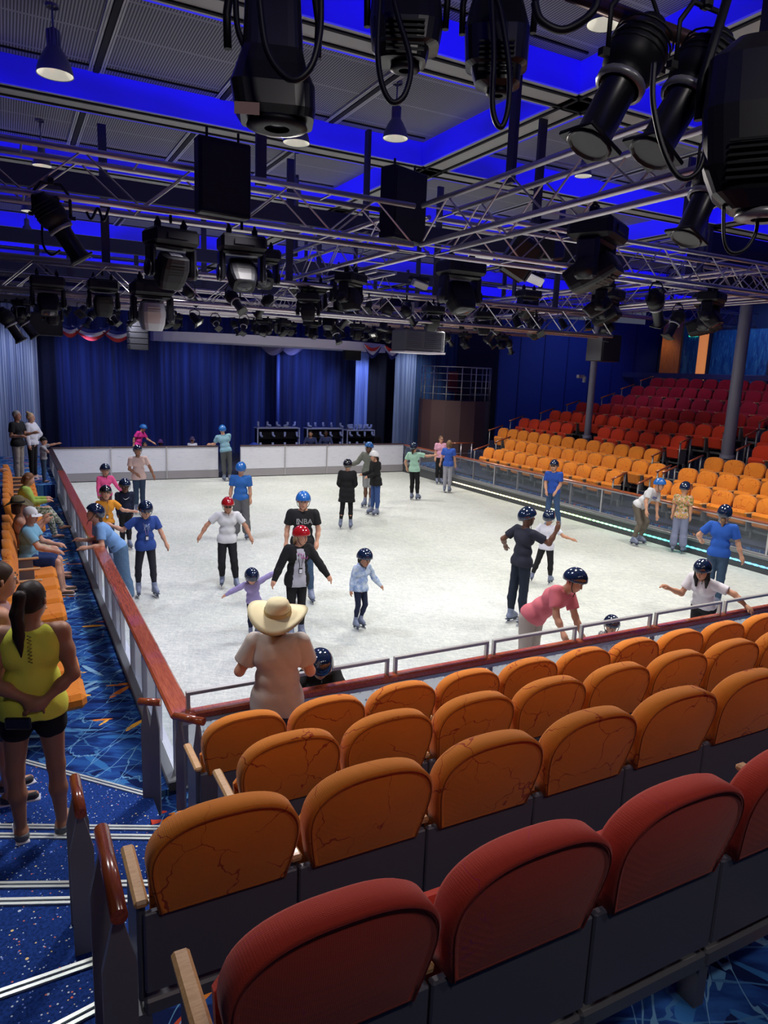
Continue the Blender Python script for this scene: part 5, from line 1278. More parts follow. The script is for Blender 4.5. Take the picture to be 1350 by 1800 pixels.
        if hk == 'bob': G += [('c', H(-.03, .06, 0), H(-.03, .062, -.09), .05 * hd, .04 * hd), ('c', H(-.03, -.06, 0), H(-.03, -.062, -.09), .05 * hd, .04 * hd), ('c', H(-.07, 0, 0), H(-.07, 0, -.09), .055 * hd, .05 * hd)]
        if hk == 'back': G += [('c', H(-.07, 0, -.02), H(-.10, 0, -.10), .045 * hd, .04 * hd), ('c', H(-.10, 0, -.10), H(-.10, .0, -.2), .04 * hd, .02 * hd)]
        if G: bl.group(G, k=.02)
        vs, fs = bl.mesh(vx * .7, .0016, 3); obj_mesh('hair', vs, fs, hm_, root)
    # ---- headgear
    if hat and hat[0] == 'helmet':
        P = [('e', H(-.004, 0, .030), HF, V(.145, .119, .138) * hd)]
        vs, fs = Blob().group(P + [('e', H(-.03, 0, .0), HF, V(.130, .118, .115) * hd)], [(H(.10, 0, .045), -unit(HF @ V(-.42, 0, 1)))], k=.03).mesh(vx * .75)
        he = obj_mesh('helmet', vs, fs, HELM[hat[1]], root)
        b = MB()
        for q in (1, -1): b.tube([H(.02, .112 * q, .02), H(.035, .090 * q, -.06), H(.06, .035 * q, -.122), H(.065, 0, -.128)], .0055 * hd, 5)
        if hat[1] != 'blue' or True: b.tube([H(.07, .02, -.12), H(.085, .015, -.19)], .005 * hd, 5)
        b.build('chin_strap', M['strap'], he)
        b = MB()
        for q in (-.04, 0, .04):
            for xx in (.06, -.05): 
                cen = H(xx - .004, q, .030 + .134 * math.sqrt(max(.05, 1 - (xx / .150) ** 2 - (q / .126) ** 2))); b.lathe([(0, 0), (.010 * hd, 0)], 8, mtx=Matrix.Translation(Vector(cen + HF[:, 2] * .002)) @ Matrix.Rotation(0, 4, 'X'))
        b.build('vent', M['black'], he)
    elif hat and hat[0] == 'sunhat':
        rb = hat[2]; mt = Matrix([[HF[i][0], HF[i][1], HF[i][2], H(-.02, 0, .055)[i]] for i in range(3)] + [[0, 0, 0, 1]]) @ Matrix.Scale(hd, 4)
        ho = MB(); vs = []; n = 48; prof = [(0, .118, 0), (.05, .115, 0), (.085, .095, 0), (.102, .05, 0), (.108, .01, 0)]; rg = [(.108, .0), (.14, -.004), (.19, .0), (.24, .008), (rb, .004)]
        ho.lathe([(r, z) for r, z, _ in prof], n, 0, mt)
        for (r, z) in rg:
            for k in range(n):
                a = 2 * PI * k / n; wv = (r - .108) / (rb - .108); vs.append(mt @ Vector((r * math.cos(a), r * math.sin(a), z + wv * .045 * math.cos(2 * a + .4) * -1 - wv * .02)))
        ho.add(vs, [(i * n + k, i * n + (k + 1) % n, (i + 1) * n + (k + 1) % n, (i + 1) * n + k) for i in range(len(rg) - 1) for k in range(n)], 0, True)
        hh = ho.build('sun_hat', cm('straw', hat[1], .9), root)
        MB().lathe([(.1095, .0), (.1105, .004), (.108, .035)], 40, 0, mt).build('hat_band', cm('strawband', hat[3], .9), hh)
    elif hat and hat[0] == 'cap':
        P = [('e', H(-.01, 0, .035), HF, V(.108, .092, .098) * hd)]
        vs, fs = Blob().group(P, [(H(0, 0, .03), -unit(HF @ V(.15, 0, 1)))], k=.01).mesh(vx * .75); ca = obj_mesh('cap', vs, fs, cm('cap', hat[1]), root)
        sg = -1 if len(hat) > 2 else 1
        b = MB(); n = 8; v1 = []
        for q in range(n + 1):
            a = -.95 + 1.9 * q / n
            for r in (.095, .175): v1.append(H(sg * (r * math.cos(a) - .005), r * .85 * math.sin(a), .040 - (r - .09) * .35))
        b.add(v1, [(2 * q, 2 * q + 1, 2 * q + 3, 2 * q + 2) for q in range(n)], 0, True).build('visor', cm('cap', hat[1]), ca)
    if glasses:
        b = MB(); b.tube([H(.02, .08, .014), H(.10, .052, .014)], .003, 4).tube([H(.02, -.08, .014), H(.10, -.052, .014)], .003, 4)
        R = Matrix([[HF[i][1], HF[i][0], HF[i][2]] for i in range(3)])
        for q in (1, -1): b.box(H(.104, .03 * q, .010), (.045 * hd, .006, .03 * hd), rot=R, bev=.003)
        b.build('sunglasses' if glasses == 'sun' else 'eyeglasses', M['black'], root)
    root['_j'] = 0
    del root['_j']
    return root, {k: {a: J[k][a] + off for a in ('sh', 'el', 'wr', 'kn', 'an')} for k in J}, hc + off, off
def G(px, py, z=0.0): p = on_z(px, py, z); return (p[0], p[1], z)
NAVY, BLACK, JEAN, GREYP, WHITE = (.015, .02, .05), (.012, .012, .015), (.05, .09, .16), (.13, .13, .14), (.62, .62, .66)
def chest_text(body, size, dz, col, bold=False):
    def f(root, PT, pel, fT, lT, T, s, e, B):
        c = bpy.data.curves.new('shirt_print', 'FONT'); c.body = body; c.size = size * s; c.align_x = 'CENTER'; c.align_y = 'CENTER'; c.extrude = .002
        o = bpy.data.objects.new('shirt_print', c); COL.objects.link(o)
        dg = bpy.context.evaluated_depsgraph_get(); me = bpy.data.meshes.new_from_object(o.evaluated_get(dg)); bpy.data.objects.remove(o)
        o = bpy.data.objects.new('shirt_print', me); COL.objects.link(o); me.materials.clear(); me.materials.append(cm('print', col)); o.parent = root
        p = PT(.10 * B + e + .022, 0, dz); mt = Matrix.Identity(4)
        for i in range(3): mt[i][0] = -(-lT[i]) ; mt[i][1] = T[i]; mt[i][2] = fT[i]; mt[i][3] = p[i]
        o.matrix_local = mt
    return f
def chest_logo(shape):
    def f(root, PT, pel, fT, lT, T, s, e, B):
        b = MB(); f0 = .10 * B + e + .020
        if shape == 'nba':
            R = Matrix([[lT[i], fT[i], T[i]] for i in range(3)])
            b.box(PT(f0, .085 * -1, .36), (.05, .004, .10), rot=R, bev=.002, mi=0).box(PT(f0 + .003, .085 * -1, .36), (.012, .004, .07), rot=R @ Matrix.Rotation(.3, 3, 'Y'), mi=1)
            b.build('shirt_logo', [cm('print', (.35, .35, .35)), cm('print', (.02, .02, .02))], root)
            chest_text('NBA', .12, .36, (.35, .35, .35))(root, lambda x, y, z: PT(x, y + .03, z), pel, fT, lT, T, s, e, B)
        elif shape == 'swoosh':
            pts = [PT(f0, y, z) for y, z in ((-.07, .40), (-.03, .365), (.0, .36), (.05, .385), (.09, .42))]
            b.tube(pts, [.004, .013, .014, .008, .002], 6, flat=.4); b.build('shirt_logo', cm('print', (.8, .8, .8)), root)
        elif shape == 'scribble':
            for q, y0 in enumerate((-.06, 0)):
                pts = [PT(f0, y0 + .018 * math.sin(t * 1.9) + t * .012, .42 - .06 * q + .022 * math.cos(t * 2.3)) for t in range(9)]; b.tube(pts, .004, 4)
            b.build('shirt_print', cm('print', (.55, .12, .40)), root)
        elif shape == 'tree':
            for q in range(6): b.tube([PT(f0, .06 * math.cos(q), .30), PT(f0 + .004, .05 * math.cos(q * 1.4), .36), PT(f0, .06 * math.cos(q * 1.9 + 1), .42)], .004, 4)
            b.build('shirt_print', cm('print', (.35, .45, .65)), root)
        elif shape == 'bluebar':
            R = Matrix([[lT[i], fT[i], T[i]] for i in range(3)])
            for q in range(7): b.box(PT(f0, -.09 + q * .03, .40 + .006 * (q % 2)), (.02, .004, .03), rot=R)
            b.box(PT(f0, 0, .36), (.20, .004, .012), rot=R); b.build('shirt_print', cm('print', (.04, .06, .30)), root)
    return f
PEOPLE = {}
# ---- skaters in the middle
person('skater with a red helmet, white T-shirt and black trousers gliding with arms held out', G(403, 1034), 1.62, 5, (.02, -.10, 1), LA=((.55, -.1, -.75), (.38, -.35, -.85)), RA=((-.70, -.1, -.65), (-.45, -.2, -.75)), LL_=((.12, -.25, -1), (.10, .12, -1)), RL=((-.05, -.25, -1), (.02, .45, -1)), head=(0, 18, 0), skinc='m', top=('tee', (.62, .62, .64), 'short'), bottom=('pants', BLACK), hat=('helmet', 'red'), glasses=True, hem=.08)
person('skater seen from behind in a blue helmet, royal blue T-shirt and grey trousers', G(424, 950), 1.72, 172, (0, 0, 1), RA=((.1, 0, -1), (.05, 0, -1)), LA=((-.15, .0, -1), (-.12, -.1, -1)), LL_=((-.03, 0, -1), (-.06, 0, -1)), RL=((.08, 0, -1), (.05, 0.05, -1)), top=('tee', (.03, .13, .42), 'short'), bottom=('wide', GREYP), hat=('helmet', 'blue'), hem=.06, hair=('short', (.12, .07, .04)))
person('man in a bright blue helmet and black T-shirt behind the woman in a black cardigan', G(532, 1058), 1.84, 3, (0, -.03, 1), RA=((-.22, .1, -1), (-.05, -.2, -1)), LA=((.24, .1, -1), (-.1, -.35, -.9)), LL_=((.06, -.1, -1), (.10, 0, -1)), RL=((-.06, -.1, -1), (0, 0.05, -1)), head=(0, 14, 0), top=('tee', (.015, .015, .017), 'short'), bottom=('jeans', JEAN, 'denim'), hat=('helmet', 'blue'), hem=.06, build=1.08, chest=chest_logo('nba'), skinc='l')
person('woman with a red helmet, blond hair, black cardigan and badge lanyard holding a child\'s hand', G(520, 1128), 1.66, 18, (.04, -.04, 1), RA=((-.42, -.1, -.9), (-.30, -.35, -.75)), LA=((.55, -.05, -.8), (.55, -.2, -.75)), head=(28, 14, 0), top=('blouse', (.012, .012, .014), 'long'), unders=(.42, .42, .48), bottom=('leggings', BLACK), hat=('helmet', 'red'), hair=('back', (.62, .45, .25)), hem=.12, lanyard=True, female=True, chest=chest_logo('scribble'), skinc='l')
person('small child in a lilac hoodie and navy helmet with one arm stretched out', G(446, 1122), 1.02, 10, (-.12, -.12, 1), RA=((-.75, -.1, -.35), (-.75, -.1, -.42)), LA=((.62, .1, .35), (.62, .1, .35)), head=(0, 40, 0), kid=.9, top=('hoodie', (.36, .30, .55), 'long'), bottom=('pants', NAVY), hem=.04)
person('girl in a pale blue tie-dye hoodie and navy helmet skating alone in the middle', G(628, 1106), 1.20, 38, (.06, 0, 1), RA=((-.22, 0, -.9), (-.10, -.25, -.9)), LA=((.45, .0, -.8), (.55, .0, -.65)), LL_=((.16, 0, -1), (-.30, .05, -1)), RL=((.08, .08, -1), (-.14, 0, -1)), head=(-5, 22, 0), kid=.75, top=('hoodie', (.4, .5, .7), 'long', 'tiedye'), bottom=('leggings', NAVY), hair=('back', (.03, .015, .01)), hem=.07, skinc='m')
person('woman seen from behind in a long black coat, black leggings and black helmet', G(607, 930), 1.68, 178, (0, 0, 1), LA=((-.18, 0, -1), (.15, .4, -.3)), RA=((.18, 0, -1), (-.15, .4, -.3)), LL_=((-.06, 0, -1), (-.10, 0, -1)), RL=((.06, 0, -1), (.03, 0, -1)), top=('coat', (.010, .010, .012), 'long'), bottom=('leggings', BLACK), hat=('helmet', 'black'), hem=.30, female=True)
person('skater in a white helmet, black coat and blue jeans turned to the left', G(658, 906), 1.72, -60, (-.06, 0, 1), LA=((-.2, 0, -1), (-.7, 0, -.3)), RA=((-.12, 0, -1), (-.8, .05, -.2)), LL_=((.05, 0, -1), (.0, 0, -1)), RL=((-.06, 0, -1), (-.03, .0, -1)), top=('coat', (.012, .012, .014), 'long'), bottom=('jeans', (.05, .10, .28), 'denim'), hat=('helmet', 'white'), hem=.16, female=True, head=(0, 15, 0), hair=('back', (.02, .012, .01)))
person('man in a blue helmet and grey hooded jacket with one arm reaching out', G(646, 892), 1.84, -25, (0, 0, 1), RA=((-.55, -.2, -.75), (-.85, -.1, -.35)), LA=((.1, -.1, -1), (.1, -.4, -.6)), top=('hoodie', (.16, .17, .15), 'long'), bottom=('shorts', (.28, .29, .30), 'plain', .85), hat=('helmet', 'blue'), skinc='d', head=(0, 8, 0), hem=.08)
person('skater in a mint green T-shirt holding on to the right barrier', G(728, 879), 1.72, 150, (-.08, 0, 1), RA=((.85, .1, -.15), (.9, .1, .12)), LA=((-.35, 0, -.9), (.15, .2, -.6)), LL_=((.06, 0, -1), (-.02, 0, -1)), RL=((.12, 0, -1), (.03, .05, -1)), top=('tee', (.38, .62, .50), 'short'), bottom=('pants', BLACK), hem=.10, skinc='l', hair=('back', (.05, .03, .02)))
person('girl from behind in a royal blue T-shirt and pale grey joggers near the barrier', G(785, 866), 1.72, 170, (0, 0, 1), LA=((-.25, 0, -.95), (-.15, .2, -.8)), RA=((.2, 0, -1), (.15, .1, -1)), top=('tee', (.04, .11, .50), 'short'), bottom=('pants', (.36, .36, .42)), hat=None, hair=('bob', (.22, .13, .07)), female=True, hem=.10)
person('girl in a pale pink top with sunglasses pushed up, black trousers, by the right barrier', G(771, 851), 1.70, 20, (0, 0, 1), LA=((.1, 0, -1), (.05, -.2, -1)), RA=((-.1, 0, -1), (-.0, -.2, -1)), top=('tee', (.70, .36, .50), 'short'), bottom=('pants', BLACK), hat=None, hair=('pony', (.12, .07, .04)), female=True, glasses='sun')
person('man in a navy T-shirt and dark jeans raising one hand to wave, seen from behind', G(906, 1098), 1.84, 130, (.03, 0, 1), RA=((.75, .1, -.40), (.45, .05, 1.0), (.1, 0, 1)), LA=((-.55, .1, -.5), (.10, .5, -.4)), LL_=((-.10, 0, -1), (-.04, 0, -1)), RL=((.02, .05, -1), (.02, 0, -1)), head=(-15, 0, 0), skinc='d', top=('tee', (.018, .020, .035), 'short'), bottom=('jeans', (.015, .022, .040), 'denim'), hair=('short', (.01, .008, .008)), hem=.07)
person('child in a white T-shirt and black trousers skating away, one arm out', G(950, 1026), 1.36, 165, (0, .02, 1), LA=((-.55, 0, -.8), (-.35, 0, -.9)), RA=((.7, 0, -.6), (.9, 0, -.25)), LL_=((-.25, 0, -1), (-.30, 0, -1)), RL=((.14, 0, -1), (.05, .1, -1)), kid=.5, top=('tee', (.60, .60, .70), 'short'), bottom=('pants', BLACK), hem=.10, skinc='m')
person('man in a dark helmet, royal blue T-shirt and jeans standing by the light strip', G(972, 930), 1.76, -20, (-.04, 0, 1), RA=((-.1, -.1, -1), (.15, -.45, -.7)), LA=((.05, 0, -1), (-.35, -.35, -.6)), LL_=((.14, -.15, -1), (.22, .15, -1)), RL=((-.05, -.12, -1), (.05, .15, -1)), head=(0, 5, 0), top=('tee', (.025, .08, .40), 'short'), bottom=('jeans', (.05, .10, .22), 'denim'), glasses=True, hem=.06)
person('man in a blue helmet and white T-shirt bending forward with hands on his knees', G(1117, 958), 1.80, 60, (.62, -.10, .75), LA=((.05, -.15, -1), (.12, -.1, -1)), RA=((-.25, -.2, -1), (.15, -.15, -1)), LL_=((.42, -.1, -.85), (-.30, .05, -.95)), RL=((.30, -.2, -.9), (-.30, .05, -.95)), head=(0, 10, 0), top=('tee', (.62, .62, .66), 'short'), bottom=('pants', (.13, .11, .09)), hat=('helmet', 'blue'), chest=chest_logo('bluebar'), hem=.05)
person('boy in a dark helmet and multicoloured patterned shirt with grey-blue trousers', G(1190, 972), 1.60, 165, (0, 0, 1), LA=((-.12, 0, -1), (-.05, .2, -1)), RA=((.1, 0, -1), (.05, .2, -1)), LL_=((-.04, 0, -1), (-.05, 0, -1)), RL=((.05, 0, -1), (.06, 0, -1)), kid=.3, head=(0, 15, 0), top=('tee', (.3, .3, .2), 'short', 'camo'), bottom=('wide', (.20, .22, .34)), hem=.08, hair=('short', (.02, .015, .012)))
person('man from behind in a royal blue T-shirt and dark helmet at the right edge', G(1250, 1072), 1.80, 172, (.02, .02, 1), LA=((-.62, .1, -.75), (.1, .5, -.3)), RA=((.30, 0, -.9), (.32, 0, -.9)), top=('tee', (.025, .10, .46), 'short'), bottom=('jeans', JEAN, 'denim'), hair=('back', (.25, .14, .08)), hem=.06)
wg = person('laughing woman with long black hair and white crop T-shirt at the front rail', (7.28, .60, 0), 1.66, -25, (-.10, -.45, .9), RA=((-.40, -.2, -.85), (-.55, -.35, .25)), LA=((.75, -.2, -.2), (.72, -.35, -.55)), head=(8, 25, 0), skinc='m', top=('tee', (.62, .60, .66), 'short'), bottom=('pants', BLACK), hair=('long', (.012, .010, .010)), hem=-.03, female=True, curl=.7, chest=chest_text('MOANA', .055, .28, (.03, .03, .03)) if False else None)
person('man in a salmon pink polo shirt and khaki trousers bending down beside the front rail', (4.55, 1.02, 0), 1.80, 62, (.68, -.12, .72), LA=((.30, -.25, -.85), (.38, -.45, -.8)), RA=((.10, -.4, -.9), (.42, -.45, -.8)), LL_=((.03, -.1, -1), (-.05, .05, -1)), RL=((-.02, -.1, -1), (-.02, .05, -1)), head=(0, 20, 0), skinc='m', top=('tee', (.52, .13, .16), 'short'), bottom=('pants', (.36, .31, .27)), hem=.06, build=1.12, hair=('short', (.02, .015, .012)))
person('small child in a dark helmet and black-and-white speckled top behind the front rail', (5.42, .50, 0), 1.0, 10, (0, 0, 1), kid=.9, head=(0, 20, 0), top=('hoodie', (.3, .3, .3), 'long', 'fuzzy'), bottom=('pants', BLACK))
person('child in a navy helmet and fuzzy black jacket leaning over the front rail', (1.42, .42, 0), 1.42, 2, (0, -.55, .85), LA=((.35, -.55, -.6), (-.8, -.25, .0)), RA=((-.35, -.55, -.6), (.8, -.25, .0)), head=(0, 38, 0), kid=.5, top=('hoodie', (.012, .012, .014), 'long'), bottom=('pants', (.4, .4, .6)), skinc='t')
# ---- group by the left rail
person('man in a dark helmet and peach T-shirt near the far left wall', G(246, 902), 1.72, 8, (-.03, 0, 1), LA=((.45, 0, -.9), (.35, -.1, -.9)), RA=((-.15, 0, -1), (.65, -.3, -.45)), skinc='t', top=('tee', (.70, .50, .45), 'short'), bottom=('jeans', (.04, .07, .12), 'denim'), hem=.10)
person('girl in a dark helmet and hot pink long-sleeved top', G(188, 925), 1.42, 10, (0, 0, 1), LA=((.5, 0, -.85), (.55, 0, -.8)), RA=((-.1, 0, -1), (0, 0, -1)), kid=.5, top=('tee', (.80, .10, .28), 'long'), bottom=('pants', (.12, .05, .05)), hem=.08, skinc='m', head=(0, 10, 0))
person('child in a dark helmet and navy hooded top with a white tick mark', G(222, 965), 1.42, 12, (0, 0, 1), kid=.5, top=('hoodie', (.012, .016, .04), 'long'), bottom=('pants', BLACK), skinc='d', head=(0, 15, 0), chest=chest_logo('swoosh'))
person('boy in a black helmet and orange T-shirt with an open mouth behind the leaning woman', G(190, 990), 1.45, 8, (0, 0, 1), LA=((.55, -.1, -.5), (.7, 0, -.1)), RA=((-.2, 0, -1), (0, 0, -1)), kid=.4, top=('tee', (.75, .30, .03), 'short'), bottom=('pants', (.03, .04, .08)), hat=('helmet', 'black'), lanyard=(.25, .3, .3), skinc='l')
person('girl in a navy helmet, blue T-shirt and black leggings holding out her left arm', G(258, 1048), 1.60, 12, (0, -.04, 1), LA=((.38, -.05, -.9), (.36, -.1, -.9)), RA=((-.75, .1, -.6), (-.5, .2, .2)), LL_=((.10, -.1, -1), (.05, .05, -1)), RL=((-.14, 0, -1), (-.02, .15, -1)), head=(0, 30, 0), kid=.2, top=('tee', (.03, .07, .28), 'short'), bottom=('leggings', (.02, .02, .03)), lanyard=(.5, .3, .45), hem=.10, chest=chest_logo('tree'), skinc='l')
person('woman in a navy helmet, light blue T-shirt and flared jeans leaning on the left rail', (.42, 6.35, 0), 1.76, -80, (-.62, -.12, .78), LA=((.05, -.3, -.9), (-.95, -.1, -.05)), RA=((-.05, .1, -.9), (-.95, .05, .05)), LL_=((.10, -.05, -1), (.14, 0, -1)), RL=((.05, .1, -1), (.12, 0, -1)), head=(0, -18, 0), top=('tee', (.18, .34, .62), 'short'), bottom=('wide', (.10, .18, .30), 'denim'), hair=('back', (.14, .08, .04)), hem=.03, female=True, skinc='l')
person('man from behind in a blue helmet and pale teal T-shirt at the far wall', G(399, 846), 1.86, 188, (-.18, .12, 1), LA=((-.35, .4, -.85), (-.55, .6, -.1)), RA=((-.1, .5, -.8), (-.75, .5, .0)), LL_=((.02, 0, -1), (.06, 0, -1)), RL=((.08, 0, -1), (-.02, 0, -1)), top=('tee', (.20, .36, .46), 'short'), bottom=('pants', (.08, .085, .09)), hat=('helmet', 'blue'), hem=.05, build=1.05)
# ---- spectators in front
hw = person('woman from behind in a wide straw sun hat and taupe T-shirt', (.63, -.56, FA), 1.72, 178, (.0, 0, 1), LA=((-.42, .05, -.85), (.25, .75, .15)), RA=((.30, .1, -.9), (-.30, .75, .15)), head=(0, -14, 0), skinc='l', top=('blouse', (.50, .44, .39), 'short'), bottom=('pants', (.05, .045, .055)), shoes='shoe', hat=('sunhat', (.78, .68, .42), .228, (.50, .38, .18)), hair=('bob', (.06, .035, .02)), hem=.13, female=True, build=1.18, vox=.009, wr=.0022)
yw = person('woman from behind with a dark ponytail, neon yellow tank top and black shorts', (-1.13, -.92, .90), 1.72, 176, (.02, .02, 1), LA=((-.22, -.38, -.95), (.80, -.22, -.55), (.6, .0, -.35)), RA=((.22, -.38, -.95), (-.80, -.22, -.62), (-.8, .0, -.2)), LL_=((-.08, 0, -1), (.03, .03, -1)), RL=((.06, 0, -1), (.04, .03, -1)), head=(-25, 5, 0), skinc='t', top=('tank', (.80, .82, .10), 'none'), bottom=('shorts', (.012, .012, .014), 'plain', .30), shoes='shoe', shoe_col=(.14, .15, .16), hat=None, hair=('pony', (.022, .012, .010)), hem=.07, female=True, build=1.10, vox=.008, wr=.0014, curl=.5)
pw = yw[1]
h0 = pw['R']['wr']; rtv = unit(V(ray(675, 900)[1], -ray(675, 900)[0], 0))
tag(MB().box(tuple(pw['R']['wr'] * .5 + pw['L']['wr'] * .5 + V(-.10, -.05, -.10)), (.155, .022, .078), bev=.008, rot=Matrix.Rotation(-.4, 3, 'Z')).build('phone', M['blackgloss']), 'black phone held behind the back of the woman in the yellow tank top', 'phone')
b = MB(); b.tube([tuple(pw['L']['wr'] + V(0.028 * math.cos(a), .028 * math.sin(a) - .0, .01)) for a in [i * PI / 6 for i in range(13)]], .007, 6); wb = b.build('wristband', M['black']); tag(wb, 'black wristband on the wrist of the woman in the yellow tank top', 'wristband')
b = MB(); T0 = V(0, 0, 1); base = np.array(yw[3]) + V(0, 0, .42)
awv = unit(np.append((base - CAM)[:2], 0)); rtv = V(awv[1], -awv[0], 0)
b.tube([base - awv * .130 + rtv * (.012 * (-1) ** i) + V(0, 0, -.10 + .012 * i) for i in range(16)], .003, 4); z_ = b.build('zigzag_stitch', M['black']); z_.parent = yw[0]; z_.location = tuple(-V(*yw[0].location))
person('woman in denim shorts at the left edge beside the yellow tank top', (-1.56, -.82, .90), 1.64, 165, (.0, .02, 1), hat=None, hair=('bob', (.012, .010, .010)), top=('tee', (.02, .02, .03), 'short'), bottom=('shorts', (.30, .36, .44), 'denim', .42), shoes='shoe', shoe_col=(.05, .05, .05), skinc='t', female=True, build=1.1, vox=.010)
person('man in profile with short dark hair and pink tank top, left edge', (-1.33, -.10, .75), 1.80, 95, (.0, 0, 1), hat=None, head=(5, 6, 0), hair=('short', (.05, .03, .02)), top=('tank', (.42, .24, .24), 'none'), bottom=('shorts', (.05, .06, .09), 'plain', .8), shoes='shoe', skinc='m', build=1.12, vox=.009)
def seated(label, Y, x=-.98, z=FA + .56, face=90, lean=(-.12, 0, 1), knee=(1, -.05, -.05), shin=(.15, -.05, -1), **k):
    k.setdefault('LL_', (knee, shin)); k.setdefault('RL', (knee, shin))
    return person(label, (x, Y, z), k.pop('h', 1.74), face, lean, anchor='pelvis', sit=True, **k)
seated('seated grey-haired man in a white cap and light blue T-shirt with hands on his knee', 6.15, x=-1.02, lean=(.06, -.05, 1), face=80, knee=(.92, -.35, -.02), shin=(.12, -.10, -1), LA=((.45, -.1, -.8), (.85, -.2, -.25)), RA=((.5, -.2, -.8), (.9, -.2, -.25)), head=(-25, 6, 0), top=('tee', (.22, .46, .60), 'short'), bottom=('shorts', (.02, .04, .13), 'plain', .8), shoes='shoe', shoe_col=(.12, .08, .05), hat=('cap', (.75, .75, .76)), hair=('short', (.45, .43, .40)), build=1.15, skinc='l', vox=.010)
seated('seated woman in an olive sun hat behind the man in the white cap', 6.9, x=-1.05, LA=((.5, 0, -.5), (.6, 0, .6)), RA=((.5, 0, -.5), (.6, 0, .6)), top=('tank', (.45, .30, .24), 'none'), bottom=('shorts', (.5, .4, .28), 'plain', .7), shoes='sandal', hat=('sunhat', (.16, .13, .07), .20, (.02, .02, .02)), hair=('bob', (.1, .06, .04)), female=True, skinc='l')
seated('seated woman in a lime green blouse and patterned trousers looking at her phone', 9.9, x=-.98, lean=(.05, 0, 1), knee=(.95, -.1, .05), LL_=((.9, -.2, .18), (.55, -.1, -.8)), RL=((.95, -.1, .0), (.2, 0, -1)), LA=((.4, 0, -.85), (.85, -.1, .1)), RA=((.4, 0, -.85), (.85, 0, .1)), head=(0, 22, 0), top=('blouse', (.36, .50, .10), 'long'), bottom=('pants', (.4, .4, .3), 'floral'), shoes='sandal', hat=None, hair=('bob', (.20, .09, .04)), female=True, build=1.1, skinc='l')
person('man in a black T-shirt and khaki trousers standing with folded hands at the far left', (on_y(30, 760, 15.5)[0], 15.5, .80), 1.84, 55, (0, 0, 1), LA=((.25, -.1, -.9), (.55, -.3, .15)), RA=((-.12, -.1, -1), (.75, -.3, .0)), hat=None, hair=('short', (.35, .33, .30)), top=('tee', (.015, .015, .018), 'short'), bottom=('pants', (.42, .37, .31)), shoes='shoe', skinc='m', hem=.08)
person('woman in a white hooded sweatshirt with a blond bun and black leggings, hand on hip', (on_y(56, 770, 15.9)[0], 15.9, .80), 1.76, 60, (-.03, 0, 1), LA=((.45, 0, -.8), (-.45, -.3, -.5)), RA=((-.1, -.1, -1), (.2, -.3, -.9)), hat=None, hair=('bun', (.55, .38, .20)), top=('hoodie', (.62, .62, .68), 'long'), bottom=('leggings', BLACK), shoes='shoe', shoe_col=(.6, .6, .65), female=True, hem=.05, skinc='l')
person('boy in a black cap and grey T-shirt pointing to the right over the rail end', (on_y(76, 800, 15.1)[0], 15.1, .80), 1.18, 80, (.02, 0, 1), LA=((.9, 0, .2), (.95, 0, .2)), RA=((.5, .1, -.5), (-.5, -.1, .5)), kid=.4, hat=('cap', (.015, .02, .02), 1), hair=('short', (.1, .06, .03)), top=('tee', (.34, .34, .36), 'short'), bottom=('jeans', (.06, .10, .16), 'denim'), shoes='shoe', skinc='l')
person('person in a patterned sleeveless top at the left edge behind the orange seats', (-1.72, 9.6, .75), 1.66, 90, (.1, 0, 1), hat=None, hair=('back', (.012, .01, .01)), top=('tank', (.35, .28, .28), 'none', 'fuzzy'), bottom=('leggings', BLACK), shoes='shoe', shoe_col=(.6, .6, .6), skinc='m', female=True, LA=((.3, -.1, -.8), (.8, -.1, .1)))
# ---- behind the far wall
ps_ = on_y(240, 754, 21.2); person('skater in a hot pink shirt and blue helmet bending over behind the far wall', (ps_[0], 21.2, .2), 1.66, 60, (.28, 0, .95), LA=((.5, -.1, -.7), (.8, 0, -.5)), RA=((-.5, 0, -.8), (-.1, 0, -1)), head=(0, 30, 0), top=('tee', (.75, .04, .30), 'short'), bottom=('pants', BLACK), shoes='shoe', hat=('helmet', 'blue'))
for px, py, lab, kw in ((282, 772, 'child with a dark purple cap just above the far wall', dict(hat=('cap', (.08, .03, .15)), top=('tee', (.15, .05, .2), 'short'), skinc='d')), (254, 776, 'small child in white beside the skater in the hot pink shirt behind the far wall', dict(hat=None, hair=('short', (.05, .04, .05)), top=('tee', (.5, .5, .7), 'short'))),
    (338, 767, 'child in a white T-shirt and dark cap standing behind the far wall', dict(hat=('cap', (.06, .04, .12)), top=('tee', (.62, .62, .75), 'short')))):
    p = on_y(px, py, 21.6); person(lab, (p[0], 21.6, p[2]), 1.3, 0, anchor='head', kid=.5, shoes='shoe', **kw)
for px, py, lab, kw in ((546, 757, 'attendant with dark hair sitting at the left skate rack', dict(skinc='m')), (573, 756, 'attendant in a dark blue shirt sitting between the skate racks', dict(skinc='b'))):
    p = on_y(px, py, 22.2); person(lab, (p[0], 22.2, p[2]), 1.72, -5, (0, 0, 1), anchor='head', sit=True, LL_=((.1, -.95, -.1), (0, 0, -1)), RL=((-.1, -.95, -.1), (0, 0, -1)), LA=((.3, -.3, -.8), (.1, -.8, -.1)), RA=((-.3, -.3, -.8), (-.1, -.8, -.1)), shoes='shoe', hat=None, hair=('short', (.01, .01, .01)), top=('tee', (.03, .04, .12), 'long'), bottom=('pants', BLACK), **kw)
